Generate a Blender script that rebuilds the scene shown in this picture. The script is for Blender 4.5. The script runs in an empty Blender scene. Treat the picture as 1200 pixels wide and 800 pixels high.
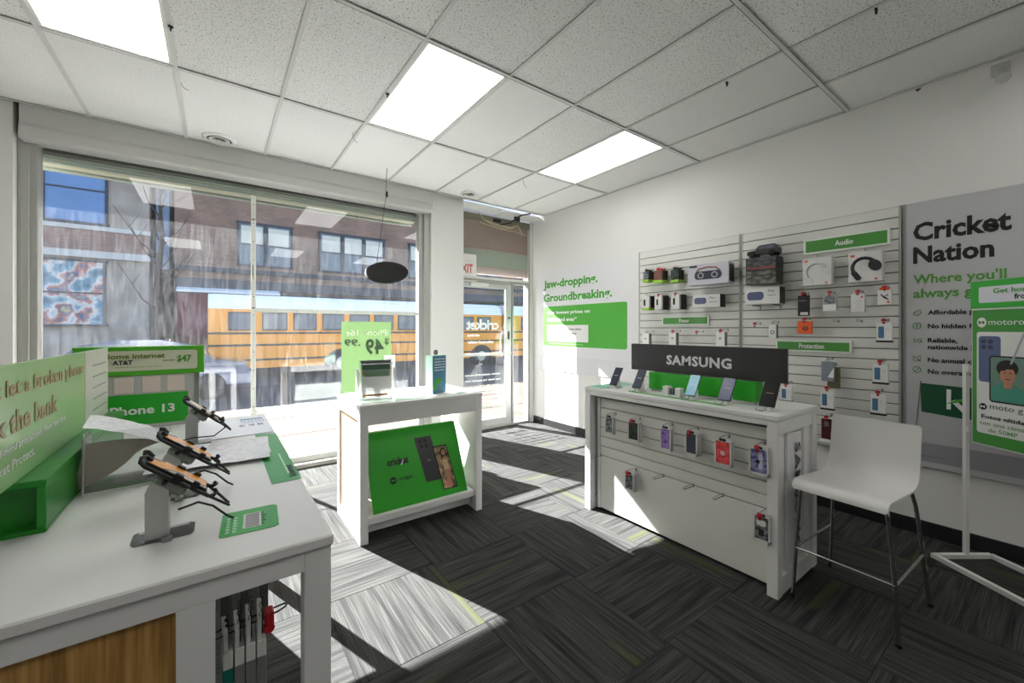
import bpy, bmesh, math, random
from math import pi, sin, cos, radians as R
from mathutils import Matrix, Vector
random.seed(7)
S = bpy.context.scene
C = S.collection
# ------------------------------------------------------------------ camera
cam_d = bpy.data.cameras.new('camera'); cam = bpy.data.objects.new('camera', cam_d); C.objects.link(cam)
cam_d.sensor_width = 36; cam_d.lens = 476.7/1200*36
cam_d.shift_x = -2/1200; cam_d.shift_y = -14.55/1200
cam_d.clip_start = .02; cam_d.clip_end = 300
cam.location = (0, 0, 1.454); cam.rotation_euler = (pi/2, 0, -.6328)
S.camera = cam
# ------------------------------------------------------------------ world, sun, exposure
w = bpy.data.worlds.new('world'); S.world = w; w.use_nodes = True
nt = w.node_tree; bg = nt.nodes['Background']
sky = nt.nodes.new('ShaderNodeTexSky'); sky.sky_type = 'NISHITA'; sky.sun_disc = False
sky.sun_elevation = R(35.8); sky.sun_rotation = R(-19.3); sky.air_density = 1; sky.dust_density = 1.5
nt.links.new(sky.outputs[0], bg.inputs[0]); bg.inputs[1].default_value = .42
sl = bpy.data.lights.new('sun', 'SUN'); sun = bpy.data.objects.new('sun', sl); C.objects.link(sun)
sl.energy = 60; sl.angle = R(.53); sl.color = (1, .955, .935)
sun.location = (-4, 12, 12)
sun.rotation_euler = Vector((.43, -1.23, -.94)).to_track_quat('-Z', 'Y').to_euler()
S.view_settings.view_transform = 'Standard'; S.view_settings.look = 'None'
S.view_settings.gamma = 1; S.view_settings.use_curve_mapping = False
S.view_settings.exposure = 0.47
PANEL_LIGHT = 4.0
# ------------------------------------------------------------------ materials
def lin(c):
    return tuple(((v/255)/12.92 if v/255 <= .04045 else ((v/255+.055)/1.055)**2.4) for v in c) + (1,)
MATS = {}
def M(name, rgb=(200, 200, 200), rough=.5, metal=0, spec=.5, var=0, vscale=8, bump=0, bscale=60, emit=None, coat=0, stretch=None):
    if name in MATS: return MATS[name]
    m = bpy.data.materials.new(name); m.use_nodes = True; n = m.node_tree; p = n.nodes['Principled BSDF']
    p.inputs['Base Color'].default_value = lin(rgb); p.inputs['Roughness'].default_value = rough
    p.inputs['Metallic'].default_value = metal; p.inputs['Specular IOR Level'].default_value = spec
    p.inputs['Coat Weight'].default_value = coat
    tc = n.nodes.new('ShaderNodeTexCoord'); src = tc.outputs['Object']
    if stretch:
        mp = n.nodes.new('ShaderNodeMapping'); mp.inputs['Scale'].default_value = stretch
        n.links.new(src, mp.inputs[0]); src = mp.outputs[0]
    if var:
        nz = n.nodes.new('ShaderNodeTexNoise'); nz.inputs['Scale'].default_value = vscale; nz.inputs['Detail'].default_value = 5
        mx = n.nodes.new('ShaderNodeMix'); mx.data_type = 'RGBA'
        a = lin(rgb); mx.inputs[6].default_value = tuple(v*(1-var) for v in a[:3])+(1,); mx.inputs[7].default_value = tuple(min(1, v*(1+var)) for v in a[:3])+(1,)
        n.links.new(src, nz.inputs[0]); n.links.new(nz.outputs[0], mx.inputs[0]); n.links.new(mx.outputs[2], p.inputs['Base Color'])
    if bump:
        nb = n.nodes.new('ShaderNodeTexNoise'); nb.inputs['Scale'].default_value = bscale; nb.inputs['Detail'].default_value = 3
        bp = n.nodes.new('ShaderNodeBump'); bp.inputs['Strength'].default_value = bump; bp.inputs['Distance'].default_value = .004
        n.links.new(src, nb.inputs[0]); n.links.new(nb.outputs[0], bp.inputs['Height']); n.links.new(bp.outputs[0], p.inputs['Normal'])
    if emit:
        p.inputs['Emission Color'].default_value = lin(rgb); p.inputs['Emission Strength'].default_value = emit
    MATS[name] = m; return m
def ramp(n, stops, interp='LINEAR'):
    r = n.nodes.new('ShaderNodeValToRGB'); r.color_ramp.interpolation = interp
    while len(r.color_ramp.elements) < len(stops): r.color_ramp.elements.new(.5)
    for e, (p, c) in zip(r.color_ramp.elements, stops): e.position = p; e.color = c
    return r
def glass_mat(name, tint=(1, 1, 1), dirt=.0, trans=1.0, rgb=(220, 225, 230), rough=.02):
    m = bpy.data.materials.new(name); m.use_nodes = True; n = m.node_tree; n.nodes.remove(n.nodes['Principled BSDF'])
    out = n.nodes['Material Output']
    t = n.nodes.new('ShaderNodeBsdfTransparent'); t.inputs[0].default_value = tuple(tint)+(1,)
    g = n.nodes.new('ShaderNodeBsdfGlossy'); g.inputs['Roughness'].default_value = rough
    f = n.nodes.new('ShaderNodeFresnel'); f.inputs[0].default_value = 1.5
    mx = n.nodes.new('ShaderNodeMixShader'); n.links.new(f.outputs[0], mx.inputs[0]); n.links.new(t.outputs[0], mx.inputs[1]); n.links.new(g.outputs[0], mx.inputs[2])
    last = mx
    if dirt or trans < 1:
        d = n.nodes.new('ShaderNodeBsdfDiffuse'); d.inputs[0].default_value = lin(rgb)
        tl = n.nodes.new('ShaderNodeBsdfTranslucent'); tl.inputs[0].default_value = lin(rgb)
        dm = n.nodes.new('ShaderNodeMixShader'); n.links.new(d.outputs[0], dm.inputs[1]); n.links.new(tl.outputs[0], dm.inputs[2]); dm.inputs[0].default_value = .5
        m2 = n.nodes.new('ShaderNodeMixShader')
        if dirt:
            tc = n.nodes.new('ShaderNodeTexCoord'); mp = n.nodes.new('ShaderNodeMapping'); mp.inputs['Scale'].default_value = (16, 1, 2.2)
            nz = n.nodes.new('ShaderNodeTexNoise'); nz.inputs['Scale'].default_value = 1.6; nz.inputs['Detail'].default_value = 8; nz.inputs['Distortion'].default_value = 1.2
            rp = ramp(n, [(.42, (dirt*.25,)*3+(1,)), (.75, (dirt,)*3+(1,))])
            n.links.new(tc.outputs['Object'], mp.inputs[0]); n.links.new(mp.outputs[0], nz.inputs[0]); n.links.new(nz.outputs[0], rp.inputs[0]); n.links.new(rp.outputs[0], m2.inputs[0])
        else: m2.inputs[0].default_value = 1-trans
        n.links.new(last.outputs[0], m2.inputs[1]); n.links.new(dm.outputs[0], m2.inputs[2]); last = m2
    n.links.new(last.outputs[0], out.inputs[0]); MATS[name] = m; return m
def carpet_mat():
    m = bpy.data.materials.new('carpet'); m.use_nodes = True; n = m.node_tree; p = n.nodes['Principled BSDF']; L = n.links.new
    p.inputs['Roughness'].default_value = .95; p.inputs['Specular IOR Level'].default_value = .15
    tc = n.nodes.new('ShaderNodeTexCoord'); oi = n.nodes.new('ShaderNodeObjectInfo')
    off = n.nodes.new('ShaderNodeCombineXYZ'); ml = n.nodes.new('ShaderNodeMath'); ml.operation = 'MULTIPLY'; ml.inputs[1].default_value = 37
    L(oi.outputs['Random'], ml.inputs[0]); L(ml.outputs[0], off.inputs[0]); L(ml.outputs[0], off.inputs[1])
    add = n.nodes.new('ShaderNodeVectorMath'); add.operation = 'ADD'; L(tc.outputs['Object'], add.inputs[0]); L(off.outputs[0], add.inputs[1])
    def noise(sx, sy, det=3, dist=0):
        mp = n.nodes.new('ShaderNodeMapping'); mp.inputs['Scale'].default_value = (sx, sy, 1); L(add.outputs[0], mp.inputs[0])
        z = n.nodes.new('ShaderNodeTexNoise'); z.inputs['Scale'].default_value = 1; z.inputs['Detail'].default_value = det; z.inputs['Distortion'].default_value = dist
        L(mp.outputs[0], z.inputs[0]); return z.outputs[0]
    broad = noise(1.3, 26, 1.5); fine = noise(3.2, 230, 1.5); grain = noise(260, 260, 1)
    r1 = ramp(n, [(.34, lin((42, 43, 43))), (.46, lin((54, 55, 54))), (.56, lin((66, 66, 65))), (.68, lin((50, 51, 50)))]); L(broad, r1.inputs[0])
    r2 = ramp(n, [(.38, (.62, .62, .62, 1)), (.62, (1.32, 1.32, 1.32, 1))]); L(fine, r2.inputs[0])
    mu = n.nodes.new('ShaderNodeMix'); mu.data_type = 'RGBA'; mu.blend_type = 'MULTIPLY'; mu.inputs[0].default_value = 1; L(r1.outputs[0], mu.inputs[6]); L(r2.outputs[0], mu.inputs[7])
    r3 = ramp(n, [(.3, (.7, .7, .7, 1)), (.7, (1.3, 1.3, 1.3, 1))]); L(grain, r3.inputs[0])
    m3 = n.nodes.new('ShaderNodeMix'); m3.data_type = 'RGBA'; m3.blend_type = 'MULTIPLY'; m3.inputs[0].default_value = 1; L(mu.outputs[2], m3.inputs[6]); L(r3.outputs[0], m3.inputs[7])
    # olive accent yarns: a narrow band across the tile whose place depends on the tile
    sp = n.nodes.new('ShaderNodeSeparateXYZ'); L(tc.outputs['Object'], sp.inputs[0])
    ce = n.nodes.new('ShaderNodeMapRange'); ce.inputs[3].default_value = -.5; ce.inputs[4].default_value = .5; L(oi.outputs['Random'], ce.inputs[0])
    sb = n.nodes.new('ShaderNodeMath'); sb.operation = 'SUBTRACT'; L(sp.outputs[1], sb.inputs[0]); L(ce.outputs[0], sb.inputs[1])
    ab = n.nodes.new('ShaderNodeMath'); ab.operation = 'ABSOLUTE'; L(sb.outputs[0], ab.inputs[0])
    r4 = ramp(n, [(.018, (1, 1, 1, 1)), (.03, (0, 0, 0, 1))]); L(ab.outputs[0], r4.inputs[0])
    nl = ramp(n, [(.42, (0, 0, 0, 1)), (.5, (.6, .6, .6, 1))]); L(noise(1.7, 3, 1), nl.inputs[0])
    mm = n.nodes.new('ShaderNodeMath'); mm.operation = 'MULTIPLY'; L(r4.outputs[0], mm.inputs[0]); L(nl.outputs[0], mm.inputs[1])
    gr = n.nodes.new('ShaderNodeMix'); gr.data_type = 'RGBA'; gr.inputs[7].default_value = lin((72, 76, 48)); L(mm.outputs[0], gr.inputs[0]); L(m3.outputs[2], gr.inputs[6])
    L(gr.outputs[2], p.inputs['Base Color'])
    bp = n.nodes.new('ShaderNodeBump'); bp.inputs['Strength'].default_value = .6; bp.inputs['Distance'].default_value = .003; L(fine, bp.inputs['Height']); L(bp.outputs[0], p.inputs['Normal'])
    MATS['carpet'] = m; return m
def tile_mat(name, lo, hi, dark, sc):
    m = bpy.data.materials.new(name); m.use_nodes = True; n = m.node_tree; p = n.nodes['Principled BSDF']; L = n.links.new
    p.inputs['Roughness'].default_value = .95; p.inputs['Specular IOR Level'].default_value = .1
    tc = n.nodes.new('ShaderNodeTexCoord'); nz = n.nodes.new('ShaderNodeTexNoise'); nz.inputs['Scale'].default_value = sc; nz.inputs['Detail'].default_value = 2.5; nz.inputs['Distortion'].default_value = .6
    L(tc.outputs['Object'], nz.inputs[0])
    oi = n.nodes.new('ShaderNodeObjectInfo'); 
    r = ramp(n, [(lo, lin(dark)), (hi, lin((236, 236, 234)))]); L(nz.outputs[0], r.inputs[0]); 
    mr = n.nodes.new('ShaderNodeMapRange'); mr.inputs[3].default_value = .92; mr.inputs[4].default_value = 1.04; L(oi.outputs['Random'], mr.inputs[0])
    mx = n.nodes.new('ShaderNodeMix'); mx.data_type = 'RGBA'; mx.blend_type = 'MULTIPLY'; mx.inputs[0].default_value = 1; L(r.outputs[0], mx.inputs[6]); L(mr.outputs[0], mx.inputs[7]); L(mx.outputs[2], p.inputs['Base Color'])
    bp = n.nodes.new('ShaderNodeBump'); bp.inputs['Strength'].default_value = .5; bp.inputs['Distance'].default_value = .004; L(nz.outputs[0], bp.inputs['Height']); L(bp.outputs[0], p.inputs['Normal'])
    MATS[name] = m; return m
def ramp_mat(name, scale, stops, rough=.6, stretch=(1, 1, 1), det=4, bump=0):
    m = bpy.data.materials.new(name); m.use_nodes = True; n = m.node_tree; p = n.nodes['Principled BSDF']; L = n.links.new
    p.inputs['Roughness'].default_value = rough
    tc = n.nodes.new('ShaderNodeTexCoord'); mp = n.nodes.new('ShaderNodeMapping'); mp.inputs['Scale'].default_value = stretch
    nz = n.nodes.new('ShaderNodeTexNoise'); nz.inputs['Scale'].default_value = scale; nz.inputs['Detail'].default_value = det
    L(tc.outputs['Object'], mp.inputs[0]); L(mp.outputs[0], nz.inputs[0]); r = ramp(n, [(a, lin(b)) for a, b in stops]); L(nz.outputs[0], r.inputs[0]); L(r.outputs[0], p.inputs['Base Color'])
    if bump:
        bp = n.nodes.new('ShaderNodeBump'); bp.inputs['Strength'].default_value = bump; bp.inputs['Distance'].default_value = .01; L(nz.outputs[0], bp.inputs['Height']); L(bp.outputs[0], p.inputs['Normal'])
    MATS[name] = m; return m
def brick_mat(name, c1, c2, mortar):
    m = bpy.data.materials.new(name); m.use_nodes = True; n = m.node_tree; p = n.nodes['Principled BSDF']; L = n.links.new
    p.inputs['Roughness'].default_value = .9
    tc = n.nodes.new('ShaderNodeTexCoord'); sx = n.nodes.new('ShaderNodeSeparateXYZ'); cx = n.nodes.new('ShaderNodeCombineXYZ')
    L(tc.outputs['Object'], sx.inputs[0]); L(sx.outputs[0], cx.inputs[0]); L(sx.outputs[2], cx.inputs[1])
    b = n.nodes.new('ShaderNodeTexBrick'); b.inputs['Color1'].default_value = lin(c1); b.inputs['Color2'].default_value = lin(c2); b.inputs['Mortar'].default_value = lin(mortar)
    b.inputs['Scale'].default_value = 1; b.inputs['Brick Width'].default_value = .22; b.inputs['Row Height'].default_value = .075; b.inputs['Mortar Size'].default_value = .008
    L(cx.outputs[0], b.inputs[0])
    nz = n.nodes.new('ShaderNodeTexNoise'); nz.inputs['Scale'].default_value = .8; nz.inputs['Detail'].default_value = 6; L(tc.outputs['Object'], nz.inputs[0])
    r = ramp(n, [(.3, (.72, .72, .72, 1)), (.7, (1.2, 1.2, 1.2, 1))]); L(nz.outputs[0], r.inputs[0])
    mx = n.nodes.new('ShaderNodeMix'); mx.data_type = 'RGBA'; mx.blend_type = 'MULTIPLY'; mx.inputs[0].default_value = 1; L(b.outputs[0], mx.inputs[6]); L(r.outputs[0], mx.inputs[7]); L(mx.outputs[2], p.inputs['Base Color'])
    MATS[name] = m; return m
carpet = carpet_mat()
tile_rough = tile_mat('ceiling_tile_fissured', .3, .44, (140, 140, 138), 110)
tile_fine = tile_mat('ceiling_tile_fine', .28, .44, (200, 200, 198), 140)
glass = glass_mat('window_glass', (.93, .95, .95), dirt=.022)
door_glass = glass_mat('door_glass', (.93, .95, .95), dirt=.008)
acrylic = glass_mat('clear_acrylic', (.97, .98, .98), trans=.94)
frosted = glass_mat('cloudy_plastic_wrap', (.95, .95, .96), trans=.55, rough=.15)
vinyl_green = glass_mat('window_vinyl_green', (1, 1, 1), trans=.12, rgb=(124, 148, 108), rough=.3)
sheer = glass_mat('translucent_paper', (1, 1, 1), trans=.02, rgb=(238, 238, 234), rough=.5)
wall_m = M('wall_paint', (224, 223, 220), .75, var=.02, vscale=2, bump=.08, bscale=90)
white = M('white_laminate', (224, 224, 223), .38, var=.015, vscale=4)
white2 = M('white_paint_metal', (226, 226, 222), .35, var=.02)
bar_m = M('grid_bar_white', (205, 205, 202), .45, var=.03)
grey_al = M('grey_aluminium_frame', (176, 177, 172), .4, .35, var=.06, vscale=6)
dark = M('black_plastic', (22, 22, 24), .4, var=.1)
darkmat = M('black_rubber_base', (14, 14, 15), .7, var=.1)
slot_m = M('groove_shadow_grey', (120, 120, 116), .7, var=.05)
slat_m = M('slat_white', (216, 216, 211), .5, var=.02, vscale=5)
green = M('sign_green', (34, 165, 22), .35, var=.03, vscale=3)
green2 = M('leaf_green_print', (72, 172, 48), .5, var=.03)
green3 = M('section_sign_green', (66, 140, 52), .5, var=.03)
green_d = M('dark_green_print', (10, 78, 48), .6, var=.06)
green_text = M('green_lettering', (64, 160, 44), .5, var=.02)
black_ink = M('black_ink', (14, 14, 16), .5, var=.05)
grey_ink = M('grey_ink', (120, 120, 124), .6, var=.05)
white_ink = M('white_ink', (240, 240, 238), .5, var=.02)
red = M('red_tag_plastic', (190, 22, 34), .35, var=.05)
orange = M('orange_card', (226, 92, 28), .5, var=.05)
chrome = M('chrome', (205, 205, 205), .12, 1, var=.03)
steel = M('wire_steel', (150, 150, 150), .3, .9, var=.05)
paper = M('white_paper', (232, 232, 230), .6, var=.02)
card = M('grey_white_card', (212, 212, 210), .45, var=.02)
poster_m = M('poster_paper', (222, 222, 224), .45, var=.015, vscale=2)
banner_m = M('banner_vinyl', (188, 188, 190), .3, var=.05, vscale=2, bump=.25, bscale=3)
beige = M('beige_paper', (196, 182, 160), .7, var=.05)
blue_l = M('pale_blue_print', (120, 180, 205), .5, var=.15, vscale=30)
blue_d = M('dark_blue_screen', (30, 42, 66), .2, var=.15, vscale=12)
teal = M('teal_box_card', (14, 110, 104), .5, var=.05)
graybox = M('grey_box_card', (120, 122, 120), .5, var=.04)
violet = ramp_mat('violet_case', 30, [(.4, (70, 72, 130)), (.55, (150, 150, 190)), (.65, (60, 60, 110))], .3)
purple = ramp_mat('purple_case', 26, [(.4, (96, 60, 150)), (.55, (160, 130, 200)), (.65, (80, 48, 130))], .3)
redcase = ramp_mat('red_case', 26, [(.4, (200, 40, 44)), (.6, (225, 80, 80))], .25)
greycase = ramp_mat('smoky_case', 40, [(.4, (50, 56, 62)), (.6, (140, 146, 148))], .3)
dgreencase = ramp_mat('dark_green_case', 30, [(.4, (26, 36, 32)), (.65, (66, 82, 74))], .3)
maroon = M('maroon_folio', (82, 30, 40), .5, var=.08)
toybox = ramp_mat('printed_toy_box', 16, [(.36, (24, 26, 32)), (.5, (52, 54, 60)), (.6, (92, 90, 94)), (.7, (60, 40, 38))], .35, (1, 1, 2.2), 6)
toybox2 = ramp_mat('printed_toy_box_olive', 16, [(.36, (30, 34, 30)), (.5, (66, 72, 62)), (.62, (116, 116, 108))], .35, (1, 1, 2.2), 6)
orange_blue = ramp_mat('orange_wallpaper_screen', 9, [(.4, (230, 150, 40)), (.5, (240, 170, 60)), (.53, (90, 84, 86)), (.6, (225, 190, 150))], .15)
wood = ramp_mat('oak_panel', 7, [(.3, (134, 96, 48)), (.5, (172, 130, 72)), (.7, (196, 156, 96))], .5, (14, 14, .7), 5)
wood_l = ramp_mat('pale_wood_panel', 6, [(.3, (196, 152, 112)), (.7, (212, 172, 134))], .5, (8, 8, .5), 4)
brick_brown = brick_mat('brown_brick', (140, 108, 94), (118, 90, 78), (158, 138, 124))
brick_pink = brick_mat('reddish_brick', (146, 108, 98), (126, 94, 86), (150, 134, 128))
stone = ramp_mat('weathered_stone', 1.2, [(.3, (136, 124, 116)), (.7, (174, 160, 150))], .9)
pale_trim = M('pale_stone_trim', (186, 182, 180), .8, var=.08)
dark_trim = M('dark_blue_trim', (44, 48, 62), .6, var=.1)
win_dark = M('far_window_pane', (92, 100, 112), .15, var=.3, vscale=.8)
win_sky_tint = M('pane_painted_sky_reflection', (92, 124, 172), .15, var=.2, vscale=1.2)  # blue of the mirrored sky is painted into the pane colour
blind_m = M('window_blind_pale', (206, 200, 188), .7, var=.06)
mural = ramp_mat('painted_mural', 1.6, [(.32, (50, 70, 90)), (.44, (110, 150, 170)), (.5, (208, 200, 196)), (.56, (176, 110, 96)), (.62, (60, 90, 130)), (.7, (214, 186, 120))], .7, det=8)
asphalt = M('asphalt', (72, 72, 76), .95, spec=.05, var=.15, vscale=2, bump=.3)
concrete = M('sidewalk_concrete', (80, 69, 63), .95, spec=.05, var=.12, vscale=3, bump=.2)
yellow = M('bus_yellow', (226, 146, 20), .35, var=.05, vscale=1)
busroof = M('bus_roof_white', (226, 226, 228), .4, var=.04)
maroon_w = M('maroon_storefront', (112, 46, 60), .7, var=.12)
carpaint = M('blue_car_paint', (44, 62, 92), .2, .3, coat=.6, var=.05)
shade_pk = M('rolled_shade_fabric', (150, 134, 126), .8, var=.08, vscale=5)
shade_gn = M('transom_frosted_glass', (150, 160, 148), .5, var=.05)
bark = M('bark', (70, 60, 56), .9, var=.2)
skin = M('printed_skin', (190, 132, 104), .6, var=.1)
hair_p = M('printed_dark_hair', (34, 24, 22), .6, var=.1)
shirt = M('printed_teal_shirt', (70, 150, 130), .6, var=.1)
scene_p = ramp_mat('printed_photo_backdrop', 22, [(.35, (60, 60, 44)), (.5, (150, 130, 96)), (.65, (214, 170, 130))], .4)
led = M('light_diffuser', (255, 253, 250), .5, emit=PANEL_LIGHT)
mesh_grille = M('speaker_grille', (20, 20, 20), .8, bump=.5, bscale=400)
# ------------------------------------------------------------------ mesh helpers
class B:
    def __init__(s): s.v = []; s.f = []; s.sm = []
    def add(s, vs, fs, M_=None, smooth=False):
        o = len(s.v); s.v += [tuple((M_ @ Vector(v)) if M_ else v) for v in vs]
        s.f += [tuple(i+o for i in f) for f in fs]; s.sm += [smooth]*len(fs); return s
    def box(s, x0, x1, y0, y1, z0, z1, c=0, M_=None):
        x0, x1 = min(x0, x1), max(x0, x1); y0, y1 = min(y0, y1), max(y0, y1); z0, z1 = min(z0, z1), max(z0, z1)
        c = min(c, (x1-x0)*.4, (y1-y0)*.4, (z1-z0)*.4)
        if c <= 0:
            return s.add([(x0, y0, z0), (x1, y0, z0), (x1, y1, z0), (x0, y1, z0), (x0, y0, z1), (x1, y0, z1), (x1, y1, z1), (x0, y1, z1)],
                         [(0, 3, 2, 1), (4, 5, 6, 7), (0, 1, 5, 4), (1, 2, 6, 5), (2, 3, 7, 6), (3, 0, 4, 7)], M_)
        bm = bmesh.new(); bmesh.ops.create_cube(bm, size=1)
        for v in bm.verts: v.co = Vector(((x0+x1)/2+v.co.x*(x1-x0), (y0+y1)/2+v.co.y*(y1-y0), (z0+z1)/2+v.co.z*(z1-z0)))
        bmesh.ops.bevel(bm, geom=list(bm.edges), offset=c, segments=1, affect='EDGES', profile=.5)
        bm.verts.index_update()
        s.add([tuple(v.co) for v in bm.verts], [tuple(v.index for v in f.verts) for f in bm.faces], M_); bm.free(); return s
    def prism(s, pts, a0, a1, axis='y', M_=None, smooth=False):   # pts in the plane of the other two axes
        def P(p, a):
            return {'x': (a, p[0], p[1]), 'y': (p[0], a, p[1]), 'z': (p[0], p[1], a)}[axis]
        n = len(pts); vs = [P(p, a0) for p in pts]+[P(p, a1) for p in pts]
        fs = [tuple(range(n)), tuple(range(2*n-1, n-1, -1))]+[(i, i+n, (i+1) % n+n, (i+1) % n) for i in range(n)]
        return s.add(vs, fs, M_, smooth)
    def tube(s, pts, r, n=8, M_=None):
        pts = [Vector(p) for p in pts]; vs = []; fs = []; up = None
        for i, p in enumerate(pts):
            t = (pts[min(i+1, len(pts)-1)]-pts[max(i-1, 0)]).normalized()
            if up is None or abs(up.dot(t)) > .95: up = Vector((0, 0, 1)) if abs(t.z) < .9 else Vector((1, 0, 0))
            a = t.cross(up).normalized(); b = a.cross(t).normalized(); up = b
            rr = r[i] if isinstance(r, (list, tuple)) else r
            vs += [tuple(p+a*cos(2*pi*k/n)*rr+b*sin(2*pi*k/n)*rr) for k in range(n)]
        for i in range(len(pts)-1):
            fs += [(i*n+k, i*n+(k+1) % n, (i+1)*n+(k+1) % n, (i+1)*n+k) for k in range(n)]
        s.add(vs, fs, M_, True); s.add(vs[:n], [tuple(range(n-1, -1, -1))], M_); s.add(vs[-n:], [tuple(range(n))], M_); return s
    def lathe(s, prof, n=24, M_=None):   # prof [(r,z)]
        vs = [(r*cos(2*pi*k/n), r*sin(2*pi*k/n), z) for r, z in prof for k in range(n)]
        fs = [(i*n+k, i*n+(k+1) % n, (i+1)*n+(k+1) % n, (i+1)*n+k) for i in range(len(prof)-1) for k in range(n)]
        s.add(vs, fs, M_, True)
        if prof[0][0] > 0: s.add(vs[:n], [tuple(range(n-1, -1, -1))], M_)
        if prof[-1][0] > 0: s.add(vs[-n:], [tuple(range(n))], M_)
        return s
    def rrect(s, x0, z0, x1, z1, y, r=.0, t=.0008, M_=None, n=4):   # rounded plate facing -y
        if r <= 0: return s.box(x0, x1, y-t, y, z0, z1, 0, M_)
        pts = []
        for cx, cz, a in ((x1-r, z0+r, -pi/2), (x1-r, z1-r, 0), (x0+r, z1-r, pi/2), (x0+r, z0+r, pi)):
            pts += [(cx+r*cos(a+pi/2*k/n), cz+r*sin(a+pi/2*k/n)) for k in range(n+1)]
        return s.prism(pts, y-t, y, 'y', M_)
    def disc(s, x, z, r, y, t=.0008, M_=None, n=20, rz=None):
        rz = rz or r
        return s.prism([(x+r*cos(2*pi*k/n), z+rz*sin(2*pi*k/n)) for k in range(n)], y-t, y, 'y', M_)
def obj(name, b, m, parent=None, **kw):
    me = bpy.data.meshes.new(name); me.from_pydata(b.v, [], b.f); me.update()
    me.polygons.foreach_set('use_smooth', b.sm); me.materials.append(m)
    bm = bmesh.new(); bm.from_mesh(me); bmesh.ops.recalc_face_normals(bm, faces=list(bm.faces)); bm.to_mesh(me); bm.free()
    o = bpy.data.objects.new(name, me); C.objects.link(o)
    if parent: o.parent = parent
    for k, v in kw.items(): o[k] = v
    return o
def tag(o, label, cat, group=None):
    o['label'] = label; o['category'] = cat
    if group: o['group'] = group
    return o
def thing(name, label, cat, loc=(0, 0, 0), rz=0, group=None):
    o = bpy.data.objects.new(name, None); C.objects.link(o); o.empty_display_size = .05
    o.location = loc; o.rotation_euler = (0, 0, rz); return tag(o, label, cat, group)
def solo(name, b, m, label, cat, loc=(0, 0, 0), rz=0, group=None):
    o = obj(name, b, m); o.location = loc; o.rotation_euler = (0, 0, rz); return tag(o, label, cat, group)
def struct(name, b, m, parent=None):
    return obj(name, b, m, parent, kind='structure')
def tree_copy(o, parent=None):
    c = o.copy(); C.objects.link(c); c.parent = parent
    for ch in o.children: tree_copy(ch, c)
    return c
FACE_X = -pi/2    # local -y (front) looks to world -x (towards the room from the right wall)
def txt(s, x, z, wd, h, y, m, parent, align='L', M_=None, bold=.012, mirror=False, name='lettering', sp=1.0):
    """Lettering whose bounding box is wd wide (0 = natural) and h tall, lower left corner (x,z), in the local plane y, facing -y."""
    cu = bpy.data.curves.new('t', 'FONT'); cu.body = s; cu.resolution_u = 2; cu.offset = bold; cu.extrude = .01; cu.space_character = sp
    o = bpy.data.objects.new('t', cu); C.objects.link(o)
    me = bpy.data.meshes.new_from_object(o.evaluated_get(bpy.context.evaluated_depsgraph_get()))
    bpy.data.objects.remove(o); bpy.data.curves.remove(cu)
    xs = [v.co.x for v in me.vertices]; ys = [v.co.y for v in me.vertices]
    x0, x1, y0, y1 = min(xs), max(xs), min(ys), max(ys); sz = h/(y1-y0) if wd else h/.72; sx = wd/(x1-x0) if wd else sz
    if not wd: y0 = 0
    W = (x1-x0)*sx
    ox = x-(W/2 if align == 'C' else W if align == 'R' else 0)
    for v in me.vertices:
        q = (v.co.x-x0)*sx
        if mirror: q = W-q
        p = Vector((ox+q, y-.0012+(v.co.z > 0)*-.0006, z+(v.co.y-y0)*sz)); v.co = (M_ @ p) if M_ else p
    me.materials.clear(); me.materials.append(m); me.name = name
    ob = bpy.data.objects.new(name, me); C.objects.link(ob); ob.parent = parent; return ob
def scribble(b, x0, x1, z, h, y, n=6, M_=None):   # small unreadable print: a row of word-length dashes
    x = x0; rnd = random.Random(int(x0*1e4+z*1e5))
    while x < x1-h:
        L = rnd.uniform(1.5, 5)*h; b.box(x, min(x+L, x1), y-.0018, y-.0006, z, z+h*.6, 0, M_); x += L+h*.6
    return b
# ================================================================== THE SETTING
CE, D, WX = 3.169, 5.03, 4.034
XL, YB = -2.6, -2.6
X0, Y0, T = -.821, 3.469, .61
# floor: carpet tiles laid quarter turned
fl = struct('floor', B().box(XL-.1, WX+.1, YB-.1, D+.12, -.12, -.006), M('floor_screed', (60, 60, 60), .9, var=.1))
tb = B().box(-.3042, .3042, -.3042, .3042, -.006, 0, .0012); first = None
for i in range(-7, 6):
    for j in range(-7, 7):
        cx, cy = 1.08+.305+T*i, 1.10+.305+T*j
        if cx-.3 < XL-.1 or cx-.3 > WX or cy-.3 < YB-.1 or cy-.3 > D: continue
        if first is None: o = first = obj('carpet_tile', tb, carpet, fl)
        else: o = first.copy(); C.objects.link(o)
        o.location = (cx, cy, 0); o.rotation_euler = (0, 0, 0 if (i+j) % 2 else pi/2)
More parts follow.
